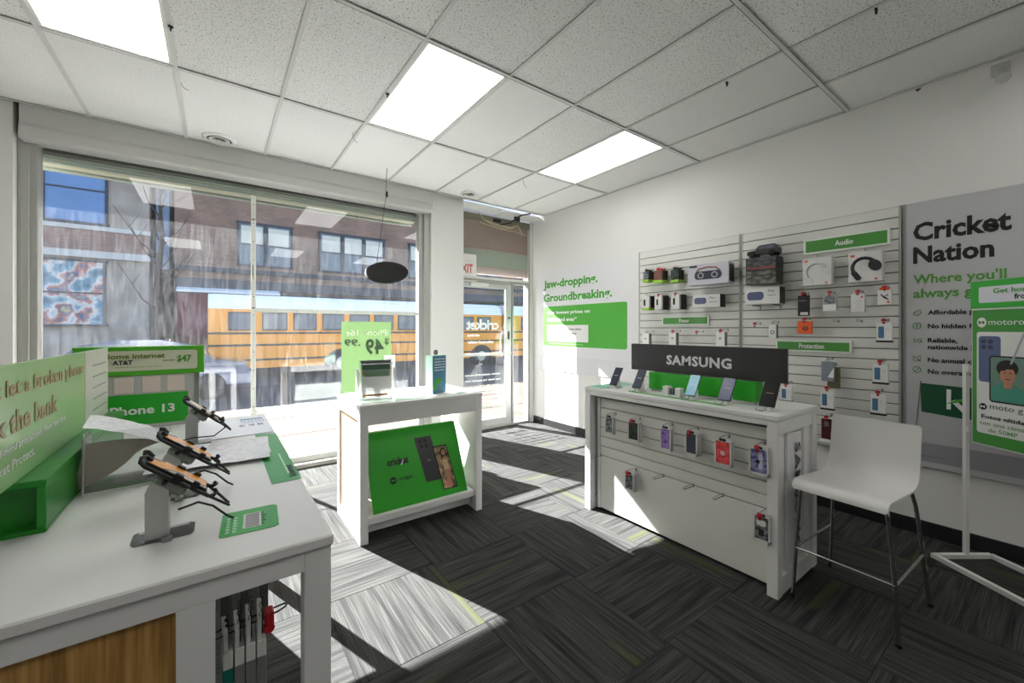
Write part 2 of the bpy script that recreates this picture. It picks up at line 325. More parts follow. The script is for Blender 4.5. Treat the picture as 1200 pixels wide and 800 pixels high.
# walls
struct('wall_right', B().box(WX, WX+.12, YB-.1, D+.2, -.1, CE+.2), wall_m)
struct('wall_left', B().box(XL-.12, XL, YB-.1, D+.2, -.1, CE+.2), wall_m)
struct('wall_back', B().box(XL, WX, YB-.12, YB, -.1, CE+.2), wall_m)
struct('wall_front', B().box(XL, -1.235, 4.72, 5.0, -.1, CE+.15).box(-1.235, 2.2, 4.86, 5.0, 2.98, CE+.15).box(2.2, 2.66, 4.752, 5.12, -.1, CE+.15)
       .box(2.66, WX, 5.0, 5.12, 3.10, CE+.15).box(XL, 2.66, 5.0, 5.12, 2.98, 3.6).box(3.97, WX, 4.98, 5.06, 0, CE).box(-1.235, 2.2, 4.84, 5.0, -.1, .03), wall_m)
struct('trim_1', B().prism([(4.70, 3.166), (4.70, 3.03), (4.688, 3.0), (4.688, 2.925), (4.70, 2.908), (4.86, 2.908), (4.86, 3.166)], -1.2, 2.188, 'x'), M('header_grey_paint', (196, 196, 193), .5, var=.02))
struct('baseboard_right', B().box(WX-.012, WX, YB, 4.96, 0, .105, .003), M('black_cove_base', (24, 24, 26), .5, var=.05))
struct('baseboard_front', B().box(XL, -1.24, 4.708, 4.72, 0, .1, .003).box(2.2, 2.66, 4.74, 4.752, 0, .1, .003), MATS['black_cove_base'])
# ceiling: plenum slab, grid bars, lay-in tiles
ce = struct('ceiling', B().box(XL-.1, WX+.1, YB-.1, 4.86, CE+.05, CE+.1), M('plenum_dark', (90, 90, 88), .9, var=.05))
LIGHTS = [(0, 0), (3, 0), (6, 0), (0, 3), (3, 3), (6, 3)]
tf = {}
def ctile(x0, x1, y0, y1, m, z=CE+.012, drop=0):
    k = (round(x1-x0, 3), round(y1-y0, 3), m.name)
    if k not in tf: tf[k] = obj('ceiling_tile', B().box(-(x1-x0)/2+.004, (x1-x0)/2-.004, -(y1-y0)/2+.004, (y1-y0)/2-.004, 0, .014, .003), m, ce); o = tf[k]
    else: o = tf[k].copy(); C.objects.link(o)
    o.location = ((x0+x1)/2, (y0+y1)/2, z-random.random()*.004-drop)
for i in range(-3, 8):
    xa, xb = X0+i*T, min(X0+(i+1)*T, WX)
    for j in range(-1, 5):
        yb, ya = Y0-j*1.22, max(Y0-(j+1)*1.22, YB)
        if (i, j) in LIGHTS: continue
        m = tile_fine if (j == -1 or (i == 7) or (i, j) in ((6, 1), (4, 0))) else tile_rough
        ctile(xa, xb, ya, yb, m)
ctile(2.67, 3.30, 4.71, 4.98, tile_fine, CE-.03); ctile(3.30, WX-.01, 4.71, 4.98, tile_fine, CE-.045)
for i in range(-3, 9):
    x = min(X0+i*T, WX-.012)
    obj('grid_bar', B().box(x-.012, x+.012, YB, 4.70, CE, CE+.004).box(x-.003, x+.003, YB, 4.70, CE+.004, CE+.04), bar_m, ce)
for j in range(-1, 6):
    y = max(Y0-j*1.22, YB+.012)
    obj('grid_bar', B().box(XL, WX, y-.012, y+.012, CE-.001, CE+.003).box(XL, WX, y-.003, y+.003, CE+.003, CE+.045), bar_m, ce)
    if j < 3: obj('joint_gap', B().box(XL, WX, y+.0125, y+.0165, CE+.0, CE+.002), M('dark_joint', (70, 70, 68), .9, var=.1), ce)
names = ['ceiling light panel nearest the left edge of the room, over the phone counter', 'ceiling light panel in the middle, in front of the big window', 'ceiling light panel nearest the slat wall and the entrance door',
         'ceiling light panel behind the camera on the left', 'ceiling light panel behind the camera in the middle', 'ceiling light panel behind the camera on the right']
for (i, j), nm in zip(LIGHTS, names):
    t = thing('ceiling_light', nm, 'light', (X0+(i+.5)*T, Y0-(j+.5)*1.22, CE+.004), 0, 'ceiling light panels')
    f = B(); a, b_ = .292, .597
    for q in ((-a, a, -b_, -b_+.018), (-a, a, b_-.018, b_), (-a, -a+.018, -b_+.018, b_-.018), (a-.018, a, -b_+.018, b_-.018)): f.box(*q, 0, .03)
    obj('frame', f, white2, t); obj('diffuser', B().box(-a+.018, a-.018, -b_+.018, b_-.018, .004, .012), led, t)
def vent(x, y, lab, r=.13):
    t = thing('ceiling_vent', lab, 'vent', (x, y, CE+.008), 0)
    obj('outer_ring', B().lathe([(r, 0), (r*.98, -.008), (r*.72, -.014), (r*.68, -.004), (r*.68, .0)], 32), white2, t)
    obj('throat', B().lathe([(r*.70, -.0135), (.0001, -.013)], 32), darkmat, t)
    for k in (.58, .42, .26): obj('louvre_ring', B().lathe([(r*k, -.0138), (r*(k+.045), -.0165), (r*(k+.04), -.0175), (r*(k-.01), -.0148)], 28), white2, t)
    obj('centre_cap', B().lathe([(r*.12, -.014), (r*.12, -.022), (.0001, -.025)], 20), white2, t)
vent(.03, 4.545, 'round white ceiling vent above the left half of the window'); vent(2.6, 4.52, 'round ceiling vent with dark throat above the white column', .105)
for x, y, z, lab in ((-.19, 3.653, .05, 'short bent wire end sticking down from ceiling near the round vent'), (.964, 3.69, .09, 'thin curved wire hanging below the middle light panel'), (2.842, 3.69, .10, 'thin pale wire hanging below the right light panel')):
    solo('dangling_wire', B().tube([(0, 0, 0), (.002, .0, -z*.4), (.02, -.01, -z*.8), (.04, -.02, -z)], .002, 6), steel if x < 2 else grey_al, lab, 'wire', (x, y, CE))
for x, y, lab in ((2.853, .608, 'small black clip on the ceiling grid towards the camera dome side'), (2.865, 1.402, 'small black clip on the ceiling grid above the display table'), (1.009, 2.928, 'small grey clip on the grid bar beside the middle light panel'), (-.204, 3.002, 'small dark clip on the grid bar beside the left light panel')):
    solo('ceiling_clip', B().box(-.012, .012, -.006, .006, -.012, 0, .002).box(-.004, .004, -.005, .005, -.03, -.012, .001), dark, lab, 'clip', (x, y, CE))
# ------------------------------------------------------------------ window_1 : big shop window
wn = struct('window_1', B().box(-1.235, -1.127, 4.80, 4.92, .03, 2.98, .004).box(-1.127, 2.07, 4.80, 4.92, 2.945, 2.98, .003).box(2.062, 2.12, 4.83, 4.93, .03, 2.94, .004).box(2.12, 2.2, 4.79, 4.93, .03, 2.98, .004)
            .box(-1.127, 2.062, 4.82, 4.94, .03, .10, .004).box(-1.22, -1.17, 4.79, 4.80, .03, 2.90, .004), grey_al)
obj('window_sill', B().box(-1.235, 2.2, 4.72, 4.84, .0, .045, .006), M('sill_stone', (150, 146, 138), .6, var=.1), wn)
struct_p = obj('window_pane', B().box(-1.127, .30, 4.868, 4.874, .10, 2.945), glass, wn); obj('window_pane', B().box(.32, 2.062, 4.868, 4.874, .10, 2.945), glass, wn)
sa = B().box(.288, .33, 4.845, 4.852, .04, 2.80, .002).box(.326, .330, 4.852, 4.867, .04, 2.80)
obj('slotted_mullion', sa, M('white_slotted_steel', (214, 216, 208), .45, var=.04), wn)
obj('slotted_crossbar', B().box(.332, 2.06, 4.847, 4.853, 1.625, 1.668, .002), MATS['white_slotted_steel'], wn)
sb = B()
for k in range(14): sb.disc(.309, .3+k*.185, .005, 4.8452, .0006, n=8)
for k in range(8): sb.disc(.5+k*.2, 1.646, .004, 4.8472, .0006, n=8)
sb.box(.3, .306, 4.8435, 4.845, 1.98, 2.10).box(.298, .32, 4.8435, 4.845, 1.66, 1.672).box(.296, .32, 4.8435, 4.845, 2.55, 2.56)
obj('bolt_holes', sb, darkmat, wn)
# exterior shutter housing above the glass
struct('trim_2', B().prism([(4.93, 3.2), (4.93, 2.945), (5.0, 2.93), (5.44, 2.905), (5.45, 3.25)], -1.3, 2.2, 'x'), M('shutter_box_olive', (112, 114, 98), .6, var=.05, bump=.1, bscale=20))
obj('shutter_lip', B().box(-1.3, 2.2, 5.40, 5.45, 2.88, 2.905, .004).box(-1.13, 2.06, 4.93, 4.95, 2.90, 2.945, .003), M('shutter_slat_grey', (92, 100, 90), .6, var=.05), bpy.data.objects['trim_2'])
obj('rolled_shutter', B().box(-1.3, 2.2, 4.95, 5.02, 2.885, 2.94, .01).box(-1.3, 2.2, 5.02, 5.09, 2.88, 2.93, .01).box(-1.3, 2.2, 5.09, 5.16, 2.875, 2.925, .01), M('shutter_dark_green', (74, 88, 76), .6, var=.06), bpy.data.objects['trim_2'])
# ------------------------------------------------------------------ door_1 : entrance door with transom
dr = struct('door_1', B().box(2.66, 2.72, 4.98, 5.10, .02, 3.0, .003).box(3.93, 3.97, 4.98, 5.08, .02, 3.0, .004).box(2.72, 3.93, 4.98, 5.08, 2.13, 2.18, .004)
            .box(2.72, 3.93, 4.99, 5.09, 0, .03, .003).box(3.635, 3.66, 4.99, 5.08, .03, 2.13, .003), grey_al)
alw = M('white_aluminium_stile', (206, 208, 206), .35, .3, var=.04)
dl = obj('door_leaf', B().box(2.725, 2.80, 5.01, 5.055, .035, 2.12, .004).box(3.53, 3.63, 5.01, 5.055, .035, 2.12, .004).box(2.80, 3.53, 5.01, 5.055, 2.05, 2.12, .004).box(2.80, 3.53, 5.01, 5.055, .035, .14, .004), alw, dr)
obj('door_pane', B().box(2.80, 3.53, 5.03, 5.036, .14, 2.05), door_glass, dl)
obj('push_bar', B().box(2.74, 3.60, 4.955, 4.98, 1.07, 1.105, .006).box(2.76, 2.79, 4.98, 5.01, 1.065, 1.11).box(3.56, 3.59, 4.98, 5.01, 1.065, 1.11), white2, dl)
obj('door_pull', B().tube([(3.50, 5.07, 1.05), (3.50, 5.12, 1.07), (3.50, 5.12, 1.38), (3.50, 5.07, 1.40)], .012), chrome, dl)
obj('lock', B().box(3.57, 3.585, 4.99, 5.01, 1.30, 1.42, .003).lathe([(.014, -.0), (.014, .015), (.0001, .018)], 12, Matrix.Translation((3.578, 5.0, 1.62)) @ Matrix.Rotation(pi/2, 4, 'X')), dark, dl)
obj('sidelight_pane', B().box(3.66, 3.93, 5.03, 5.036, .03, 2.13), door_glass, dr)
obj('door_closer', B().box(2.9, 3.2, 4.965, 5.01, 2.07, 2.12, .005).box(2.74, 3.0, 4.955, 4.965, 2.125, 2.14), white2, dr)
obj('shade_head_box', B().box(2.68, 3.97, 4.985, 5.04, 3.0, 3.10, .004), M('shade_head_olive', (128, 124, 106), .7, var=.1), dr)
obj('transom_shade', B().box(2.72, 3.93, 5.0, 5.012, 2.62, 3.0, .002).box(2.72, 3.93, 4.995, 5.015, 2.60, 2.63, .004), shade_pk, dr)
obj('transom_shade_lower', B().box(2.72, 3.93, 5.004, 5.012, 2.30, 2.60, .002), shade_gn, dr)
obj('transom_shade_bottom', B().box(2.72, 3.93, 5.0, 5.012, 2.24, 2.36, .002), M('shade_mauve', (158, 146, 142), .8, var=.06), dr)
obj('transom_bar', B().box(2.70, 3.93, 4.95, 4.99, 2.17, 2.205, .005), white2, dr)
txt('cricket', 2.86, 1.44, .55, .155, 5.0295, white_ink, dl, mirror=True, bold=.03)
txt('wireless', 2.88, 1.345, .20, .045, 5.0295, white_ink, dl, mirror=True)
txt('authorized retailer', 2.88, 1.245, .44, .045, 5.0295, white_ink, dl, mirror=True)
pr = B()
for k, z in enumerate((.78, .70, .62, .54, .42, .30)): scribble(pr, 2.84 if k < 4 else 3.1, 3.45, z, .034 if k < 5 else .06, 5.0305)
obj('hours_lettering', pr, white_ink, dl)
# exit sign beside the column
t = thing('exit_sign', 'white lit exit sign with red letters, half hidden behind the column', 'sign', (2.80, 4.90, 2.19))
obj('housing', B().box(-.17, .135, -.03, .03, 0, .20, .008).box(-.17, .135, -.022, .022, .20, .30, .006), white2, t)
txt('EXIT', -.15, .035, .22, .12, -.030, M('exit_red', (190, 60, 44), .4, var=.05), t, bold=.02)
# tangle of cables above the door
wb = B(); rnd = random.Random(3)
wb.tube([(2.98, 4.9, 3.10), (3.05, 4.86, 2.99), (3.2, 4.84, 2.93), (3.4, 4.85, 2.91), (3.55, 4.86, 2.95), (3.6, 4.85, 2.99)], .006, 6)
wb.tube([(3.1, 4.9, 3.0), (3.25, 4.84, 2.95), (3.45, 4.82, 2.93), (3.62, 4.84, 2.99), (3.70, 4.86, 2.92), (3.72, 4.86, 2.86)], .008, 6)
wb.tube([(3.0, 4.9, 2.96), (3.3, 4.86, 2.90), (3.6, 4.87, 2.90), (3.85, 4.9, 2.88)], .005, 6)
solo('cable_tangle', wb, M('beige_cable', (196, 182, 156), .6, var=.1), 'tangle of beige cables hanging above the entrance door', 'cable')
wk = B().tube([(3.30, 4.84, 2.95), (3.45, 4.8, 2.99), (3.55, 4.76, 3.08), (3.62, 4.72, 3.12), (3.74, 4.68, 3.15)], .011, 6).box(3.2, 3.32, 4.83, 4.87, 2.98, 3.03, .008).box(3.52, 3.62, 4.77, 4.80, 3.03, 3.10, .008)
solo('black_connector', wk, dark, 'black cable plugs and connectors among the beige cables above the door', 'cable')
# ------------------------------------------------------------------ outside
struct('ground', B().box(-40, 60, 9.0, 60, -.4, -.3), asphalt)
sw = struct('sidewalk', B().box(-40, 60, 5.12, 9.0, -.4, -.075), M('sidewalk_bed', (96, 90, 86), .9, var=.1))
slab = None
for i in range(-5, 12):
    for j in range(3):
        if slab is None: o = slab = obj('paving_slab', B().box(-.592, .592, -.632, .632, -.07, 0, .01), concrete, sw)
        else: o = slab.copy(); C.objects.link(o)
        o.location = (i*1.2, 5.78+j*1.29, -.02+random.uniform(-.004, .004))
obj('kerb', B().box(-30, 45, 8.85, 9.05, -.4, -.03, .02), pale_trim, sw)
def far_window(par, x, z0, wd, h, y, nx=1, pane=win_dark, blind=True, fr=dark_trim):
    f = B(); t_ = .09
    f.box(x-t_, x+wd+t_, y-.08, y, z0+h, z0+h+t_).box(x-t_, x+wd+t_, y-.08, y, z0-t_, z0)
    for k in range(nx+1): f.box(x-t_/2+k*wd/nx-(.05 if 0 < k < nx else 0), x+t_/2+k*wd/nx+(.05 if 0 < k < nx else 0), y-.08, y, z0, z0+h)
    f.box(x, x+wd, y-.06, y, z0+h*.5-.03, z0+h*.5+.03)
    w_ = obj('window', f, fr, par); obj('pane', B().box(x, x+wd, y-.03, y, z0, z0+h), pane, w_)
    if blind:
        bb = B()
        for k in range(nx): bb.box(x+k*wd/nx+.12, x+(k+1)*wd/nx-.12, y-.045, y-.03, z0+h*.52, z0+h-.1)
        obj('blind', bb, blind_m, w_)
FY = 24
t = thing('brick_building', 'long brown brick building with dark framed upstairs windows behind the school bus', 'building', (0, FY, -.3))
obj('wall', B().box(-1.5, 40, 0, 9, 0, 10.5), brick_brown, t)
obj('cornice', B().box(-1.5, 40, -.25, 0, 8.75, 9.25).box(-1.5, 40, -.12, 0, 9.25, 9.5), pale_trim, t)
obj('sill_band', B().box(-1.5, 40, -.14, 0, 4.45, 4.68), dark_trim, t)
obj('storefront', B().box(2.0, 40, -.10, 0, .1, 3.55), dark_trim, t)
obj('storefront_band', B().box(-1.5, 40, -.35, 0, 3.62, 4.1), M('dark_signband', (70, 72, 80), .7, var=.15), t)
obj('maroon_front', B().box(-1.4, 2.0, -.14, 0, 0, 3.6), maroon_w, t)
obj('white_awning', B().prism([(-.1, 3.75), (-.8, 3.5), (-.8, 3.42), (-.1, 3.42)], -1.4, 2.6, 'x'), busroof, t)
for x, wd, nx in ((.9, 2.3, 2), (4.55, 3.5, 3), (9.6, 1.7, 2), (13.0, 3.4, 3), (18.4, 3.4, 3), (24, 3.4, 3)): far_window(t, x, 4.95, wd, 2.0, 0, nx)
obj('shop_glass', B().box(2.5, 38, -.13, -.1, .6, 3.2), win_dark, t)
t = thing('stone_corner_building', 'pale stone and brick corner building with sky-reflection blue windows and painted mural at the left', 'building', (0, FY-.6, -.3))
obj('wall', B().box(-22, -2.3, 0, 10, 0, 10.8), stone, t)
obj('brick_band', B().box(-22, -2.35, -.04, 0, 4.9, 5.75), brick_pink, t)
obj('stone_ledge', B().box(-22, -2.25, -.2, 0, 4.62, 4.9).box(-22, -2.25, -.12, 0, 5.75, 5.92), pale_trim, t)
far_window(t, -7.6, 6.05, 1.9, 2.6, -.02, 1, win_sky_tint, False); far_window(t, -5.35, 6.05, 1.75, 2.6, -.02, 1, win_sky_tint, False)
obj('mural', B().box(-8.0, -3.62, -.06, 0, 1.95, 4.45), mural, t)
far_window(t, -5.5, 1.95, 1.85, 2.5, -.06, 1, mural, False); far_window(t, -8.0, 1.95, 2.3, 2.5, -.06, 1, mural, False)
obj('alley_wall', B().box(-2.3, -1.64, 2.2, 3, 0, 9.5), M('alley_dark', (44, 44, 52), .9, var=.2), t)
obj('bay_window', B().box(-2.1, -1.66, .3, 2, 4.4, 8.6), M('bay_blue_grey', (96, 112, 136), .5, var=.1), t)
t = thing('street_tree', 'bare dark street tree in the gap between the two buildings', 'tree', (-1.62, 19.0, -.3))
tb_ = B().tube([(0, 0, 0), (.03, 0, 1.6), (-.05, 0, 3.2), (.1, 0, 5), (.0, 0, 7)], [.17, .13, .1, .07, .02], 8)
obj('trunk', tb_, bark, t); bb = B(); rnd = random.Random(5)
for k in range(16):
    z = 2.4+k*.28; a = rnd.uniform(0, 6.28); L = rnd.uniform(.7, 1.5)
    p = [(.0, 0, z), (cos(a)*L*.4, sin(a)*L*.4, z+.35), (cos(a)*L*.7+.05, sin(a)*L*.7, z+.85), (cos(a)*L, sin(a)*L, z+1.5)]
    bb.tube(p, [.035, .025, .015, .006], 5); bb.tube([p[2], (p[2][0]+.25, p[2][1]+.1, p[2][2]+.5)], [.012, .004], 4)
obj('branches', bb, bark, t)
# school bus
def bus(x, label, L=11.9):
    t = thing('school_bus', label, 'bus', (x, 17.0, -.35), 0, 'school buses parked across the street')
    prof = [(0, .42), (0, 2.55), (.12, 2.85), (.45, 3.02), (1.2, 3.08), (1.95, 3.02), (2.28, 2.85), (2.4, 2.55), (2.4, .42)]
    obj('body', B().prism(prof[:2]+[(2.4, 2.55), (2.4, .42)], 0, L, 'x'), yellow, t)
    obj('roof', B().prism([(-.01, 2.5)]+prof[1:-1]+[(2.41, 2.5)], .0, L, 'x'), busroof, t)
    wnb = B(); n = 11
    for k in range(n):
        a = .55+k*(L-1.0)/n; pn = obj('side_window', B().box(a, a+.80, -.03, 0, 1.75, 2.40, .01), dark, t)
        obj('pane', B().box(a+.05, a+.75, -.04, -.03, 1.80, 2.35), win_dark, pn)
    for z in (.72, 1.24, 1.66): obj('rub_rail', B().box(0, L, -.035, 0, z-.035, z+.035, .01), dark, t)
    for a in (4.25, L-1.2):
        w_ = obj('wheel', B().lathe([(.5, -.14), (.5, .12), (.42, .15), (.0001, .15)], 24, Matrix.Translation((a, .12, .5)) @ Matrix.Rotation(pi/2, 4, 'X')), darkmat, t)
        obj('hub', B().lathe([(.26, .13), (.22, .165), (.0001, .165)], 16, Matrix.Translation((a, .12, .5)) @ Matrix.Rotation(pi/2, 4, 'X')), grey_al, w_)
        obj('wheel_arch', B().prism([(a+.66*cos(q*pi/12), .42+.62*sin(q*pi/12)) for q in range(13)], -.012, .004, 'y'), dark, t)
bus(-.2, 'long yellow school bus with white roof parked across the street, seen through the big window')
bus(12.4, 'second yellow school bus farther right, seen through the entrance door')
# parked car at the left
t = thing('parked_car', 'dark blue parked car whose roof shows above the phone counter signs', 'car', (-1.55, 12.6, -.3))
pf = [(-2.3, .35), (-2.3, .75), (-1.9, .88), (-1.35, .93), (-.85, 1.38), (-.3, 1.5), (.5, 1.5), (1.05, 1.38), (1.55, .98), (2.2, .9), (2.3, .6), (2.3, .35)]
obj('body', B().prism(pf, 0, 1.75, 'y'), carpaint, t)
obj('side_window', B().prism([(-1.2, .96), (-.8, 1.33), (-.3, 1.42), (.1, 1.42), (.1, .96)], -.012, 0, 'y'), win_dark, t)
obj('side_window', B().prism([(.18, .96), (.18, 1.42), (.5, 1.42), (.98, 1.32), (1.36, .99)], -.012, 0, 'y'), win_dark, t)
for a in (-1.45, 1.45): obj('wheel', B().lathe([(.33, -.1), (.33, .1), (.2, .12), (.0001, .12)], 20, Matrix.Translation((a, .1, .33)) @ Matrix.Rotation(pi/2, 4, 'X')), darkmat, t)
# ================================================================== DISPLAY TABLES
# --- middle display table
t = thing('display_table', 'white open-front display table with pale wood end panel in the middle of the floor', 'table', (1.258, 3.115, 0))
HX, HY = .478, .315
f = B()
for sx in (-1, 1):
    for sy in (-1, 1): obj('leg', B().box(sx*HX, sx*(HX-.055), sy*HY, sy*(HY-.05), 0, .915, .002), white, t)
for q in ((-HX+.055, HX-.055, -HY+.001, -HY+.05, .80, .915), (-HX+.055, HX-.055, HY-.05, HY-.001, .86, .915), (-HX+.001, -HX+.05, -HY+.05, HY-.05, .83, .915), (HX-.05, HX-.001, -HY+.05, HY-.05, .83, .915),
    (-HX+.001, -HX+.05, -HY+.05, HY-.05, .0, .09), (HX-.05, HX-.001, -HY+.05, HY-.05, .0, .09)): obj('frame_rail', B().box(*q, .002), white, t)
obj('tabletop', B().box(-HX-.004, HX+.004, -HY-.004, HY+.004, .915, .940, .003), white, t)
obj('wood_panel', B().box(-HX+.014, -HX+.03, -HY+.05, HY-.05, .09, .83), wood_l, t)
obj('side_panel', B().box(HX-.03, HX-.014, -HY+.05, HY-.05, .09, .83), white, t)
obj('shelf', B().box(-HX+.055, HX-.055, -HY+.02, HY-.02, .115, .16, .002).box(-HX+.055, HX-.055, -HY+.10, -HY+.12, .03, .115), white, t)
# slanted green board on the shelf
t = thing('slanted_poster_board', 'bright green slanted phone advertising board standing inside the white display table', 'sign', (1.262, 2.86, .160))
bw, bh = .375, .565; tl = Matrix.Rotation(-R(24), 4, 'X')
obj('board', B().box(-bw, bw, 0, .006, 0, bh, .001, tl), green, t)
txt('cricket', -.235, .30, .165, .055, 0, black_ink, t, M_=tl, bold=.032)
obj('logo_slash', B().add([(-.135, -.0025, .295), (-.125, -.0025, .293), (-.105, -.0025, .33), (-.113, -.0025, .332)], [(0, 1, 2, 3)], tl), white_ink, t)
obj('printed_badge', B().disc(-.205, .195, .025, 0, .001, tl), black_ink, t); txt('M', -.219, .186, .028, .018, -.0006, green, t, M_=tl)
txt('edge', -.16, .178, .105, .035, 0, M('ink_forest', (8, 60, 20), .5, var=.03), t, M_=tl, bold=.008)
sh = tl @ Matrix.Rotation(R(0), 4, 'Y')
def shear_rect(x0, z0, x1, z1, k, y, th=.001):
    return B().add([(x0, -y, z0), (x1, -y, z0), (x1+k, -y, z1), (x0+k, -y, z1), (x0, -y-th, z0), (x1, -y-th, z0), (x1+k, -y-th, z1), (x0+k, -y-th, z1)], [(0, 3, 2, 1), (4, 5, 6, 7), (0, 1, 5, 4), (1, 2, 6, 5), (2, 3, 7, 6), (3, 0, 4, 7)], tl)
pb = obj('printed_phone_back', shear_rect(.045, .13, .185, .475, -.045, .0), M('print_charcoal', (48, 48, 52), .3, var=.1), t)
lb = B()
for lx, lz in ((.045, .44), (.085, .443), (.05, .40), (.09, .402)): lb.disc(lx, lz, .015, -.0012, .001, tl)
obj('printed_lenses', lb, black_ink, pb); txt('M', .085, .28, .02, .018, -.0012, grey_ink, pb, M_=tl)
pf_ = obj('printed_phone_front', shear_rect(.175, .045, .295, .385, -.035, .0014), darkmat, t)
obj('printed_photo', shear_rect(.181, .052, .287, .376, -.033, .0026, .0004), scene_p, pf_)
wv = B().disc(.222, .325, .017, -.0034, .0003, tl, rz=.024).add([(.205, -.0036, .29), (.24, -.0036, .29), (.262, -.0036, .21), (.25, -.0036, .12), (.262, -.0036, .06), (.205, -.0036, .06), (.215, -.0036, .13), (.203, -.0036, .2)], [(0, 1, 2, 3, 4, 5, 6, 7)], tl)
obj('printed_hair', B().disc(.222, .328, .025, -.0032, .0001, tl, rz=.036).box(.198, .218, -.0033, -.0032, .27, .33, 0, tl), hair_p, pf_)
obj('printed_figure', wv, skin, pf_)
obj('printed_dress', B().add([(.208, -.004, .27), (.243, -.004, .27), (.252, -.004, .19), (.206, -.004, .19)], [(0, 1, 2, 3)], tl), M('printed_cream', (214, 190, 150), .6, var=.06), pf_)
tr = Matrix.Translation((0, .50, 0)) @ Matrix.Rotation(R(24), 4, 'X')
obj('back_board', B().box(-bw, bw, -.006, 0, 0, bh, .001, tr), M('board_back_white', (226, 232, 224), .4, var=.02), t)
# leaflet stand, bag and flyers on the middle table
def put(nm, m, b, lab, cat, loc, rz=0, group=None): return solo(nm, b, m, lab, cat, loc, rz, group)
t = thing('leaflet_stand', 'clear acrylic leaflet stand with a plan price sheet on the middle table', 'leaflet stand', (.955, 2.985, .942), R(-6))
A = Matrix.Rotation(-R(10), 4, 'X')
obj('front_panel', B().box(-.118, .118, -.006, -.003, 0, .29, .001, A), acrylic, t)
obj('leaflet', B().box(-.108, .108, -.002, 0, .012, .285, 0, A), sheer, t)
obj('printed_heading', B().box(-.108, .108, -.0028, -.002, .262, .285, 0, A), M('heading_grey', (88, 92, 104), .5, var=.05), t)
obj('printed_green_band', B().box(-.100, .100, -.0028, -.002, .215, .255, 0, A), M('band_green_dark', (30, 120, 50), .5, var=.15, vscale=60), t)
obj('printed_table', B().box(-.085, .095, -.0026, -.002, .165, .212, 0, A), M('band_green_pale', (150, 200, 150), .5, var=.1, vscale=60), t)
obj('printed_orange_square', B().box(-.100, -.086, -.0028, -.002, .175, .21, 0, A).box(-.098, .075, -.0028, -.002, .025, .040, 0, A), M('band_orange', (216, 140, 60), .5, var=.08), t)
sb = B()
for k in range(10): scribble(sb, -.098, .098, .148-k*.0105, .0055, 0, M_=A)
obj('printed_text', sb, grey_ink, t)
obj('back_leg', B().box(-.118, .118, .09, .093, 0, .25, .001, Matrix.Rotation(R(12), 4, 'X')).box(-.118, .118, -.004, .10, 0, .003), acrylic, t)
obj('side_leaflet', B().box(-.135, -.125, .02, .10, 0, .22, .001).box(.125, .130, .0, .08, 0, .22, .001), paper, t)
t = thing('paper_bag', 'pale blue and white printed carton with a hang tab on the middle table', 'box', (1.43, 3.01, .942), R(20))
obj('carton', B().box(-.075, .075, -.04, .04, 0, .305, .003), M('carton_mint', (200, 228, 216), .45, var=.05), t)
obj('printed_front', B().box(-.074, .074, -.0412, -.04, .004, .30), M('carton_blue', (70, 130, 160), .45, var=.06), t)
obj('hang_tab', B().rrect(-.022, .30, .022, .345, .002, .015, .003), acrylic, t)
obj('printed_leaf', B().disc(-.02, .10, .036, -.0412, .0006, rz=.026).disc(-.05, .055, .02, -.0412, .0006, rz=.03), green2, t)
sb = B(); [scribble(sb, -.055, .06, .27-k*.022, .010, -.0408) for k in range(5)]; obj('printed_text', sb, white_ink, t)
fr = [(1.18, 3.05, .12, .09, 12, M('flyer_blue_white', (190, 205, 222), .4, var=.25, vscale=20), 'blue and white flyer lying flat beside the leaflet stand'), (1.29, 2.93, .11, .08, -20, paper, 'white flyer lying at the front middle of the middle table'),
      (1.60, 2.93, .10, .08, 25, M('flyer_green_dark', (90, 120, 96), .4, var=.3, vscale=20), 'dark green printed flyer at the right front of the middle table'), (1.62, 3.10, .13, .09, -10, paper, 'white flyer at the back right corner of the middle table'), (1.10, 3.2, .13, .1, 30, paper, 'white flyer behind the leaflet stand on the middle table')]
for k, (x, y, a, b_, r, m, lab) in enumerate(fr): put('flyer', m, B().box(-a/2, a/2, -b_/2, b_/2, 0, .0015), lab, 'flyer', (x, y, .9405+k*.0003), R(r))
solo('countertop_mat', B().box(-.42, -.0, -.11, .11, 0, .0012), M('mint_mat', (200, 232, 206), .2, var=.03), 'pale mint clear mat under the leaflet stand on the middle table', 'mat', (1.235, 2.95, .9402))
# --- foreground counter
t = thing('phone_counter', 'large white counter in the foreground with oak panel and open accessory bay', 'counter', (-.255, 1.99, 0))
X1, X0c, Y1, Y2 = .495, -.60, -.90, .90     # local extents
obj('countertop', B().box(X0c, X1, Y1, Y2, .913, .940, .004), white, t)
for x in (X1-.004, X0c+.065):
    for y, q in ((Y1+.012, 1), (Y2-.012, -1)): obj('leg', B().box(x-.061, x, y, y+q*.055, 0, .912, .002), white, t)
for q in ((X0c+.07, X1-.065, Y1+.0125, Y1+.045, .862, .912), (X0c+.07, X1-.065, Y2-.045, Y2-.0125, .862, .912), (X1-.058, X1-.006, Y1+.067, Y2-.067, .862, .912),
    (.188, .255, Y1+.0125, Y1+.045, 0, .861), (X0c+.07, .188, Y1+.0125, Y1+.045, 0, .09), (.188, .255, Y2-.05, Y2-.0125, 0, .861)): obj('frame_rail', B().box(*q, .001), white, t)
obj('oak_panel', B().box(X0c+.066, .188, Y1+.026, Y1+.036, .09, .862), wood, t)
sp = obj('slatwall_back', B().box(.205, .235, Y1+.05, Y2-.05, .05, .90), slot_m, t)
sl_ = None
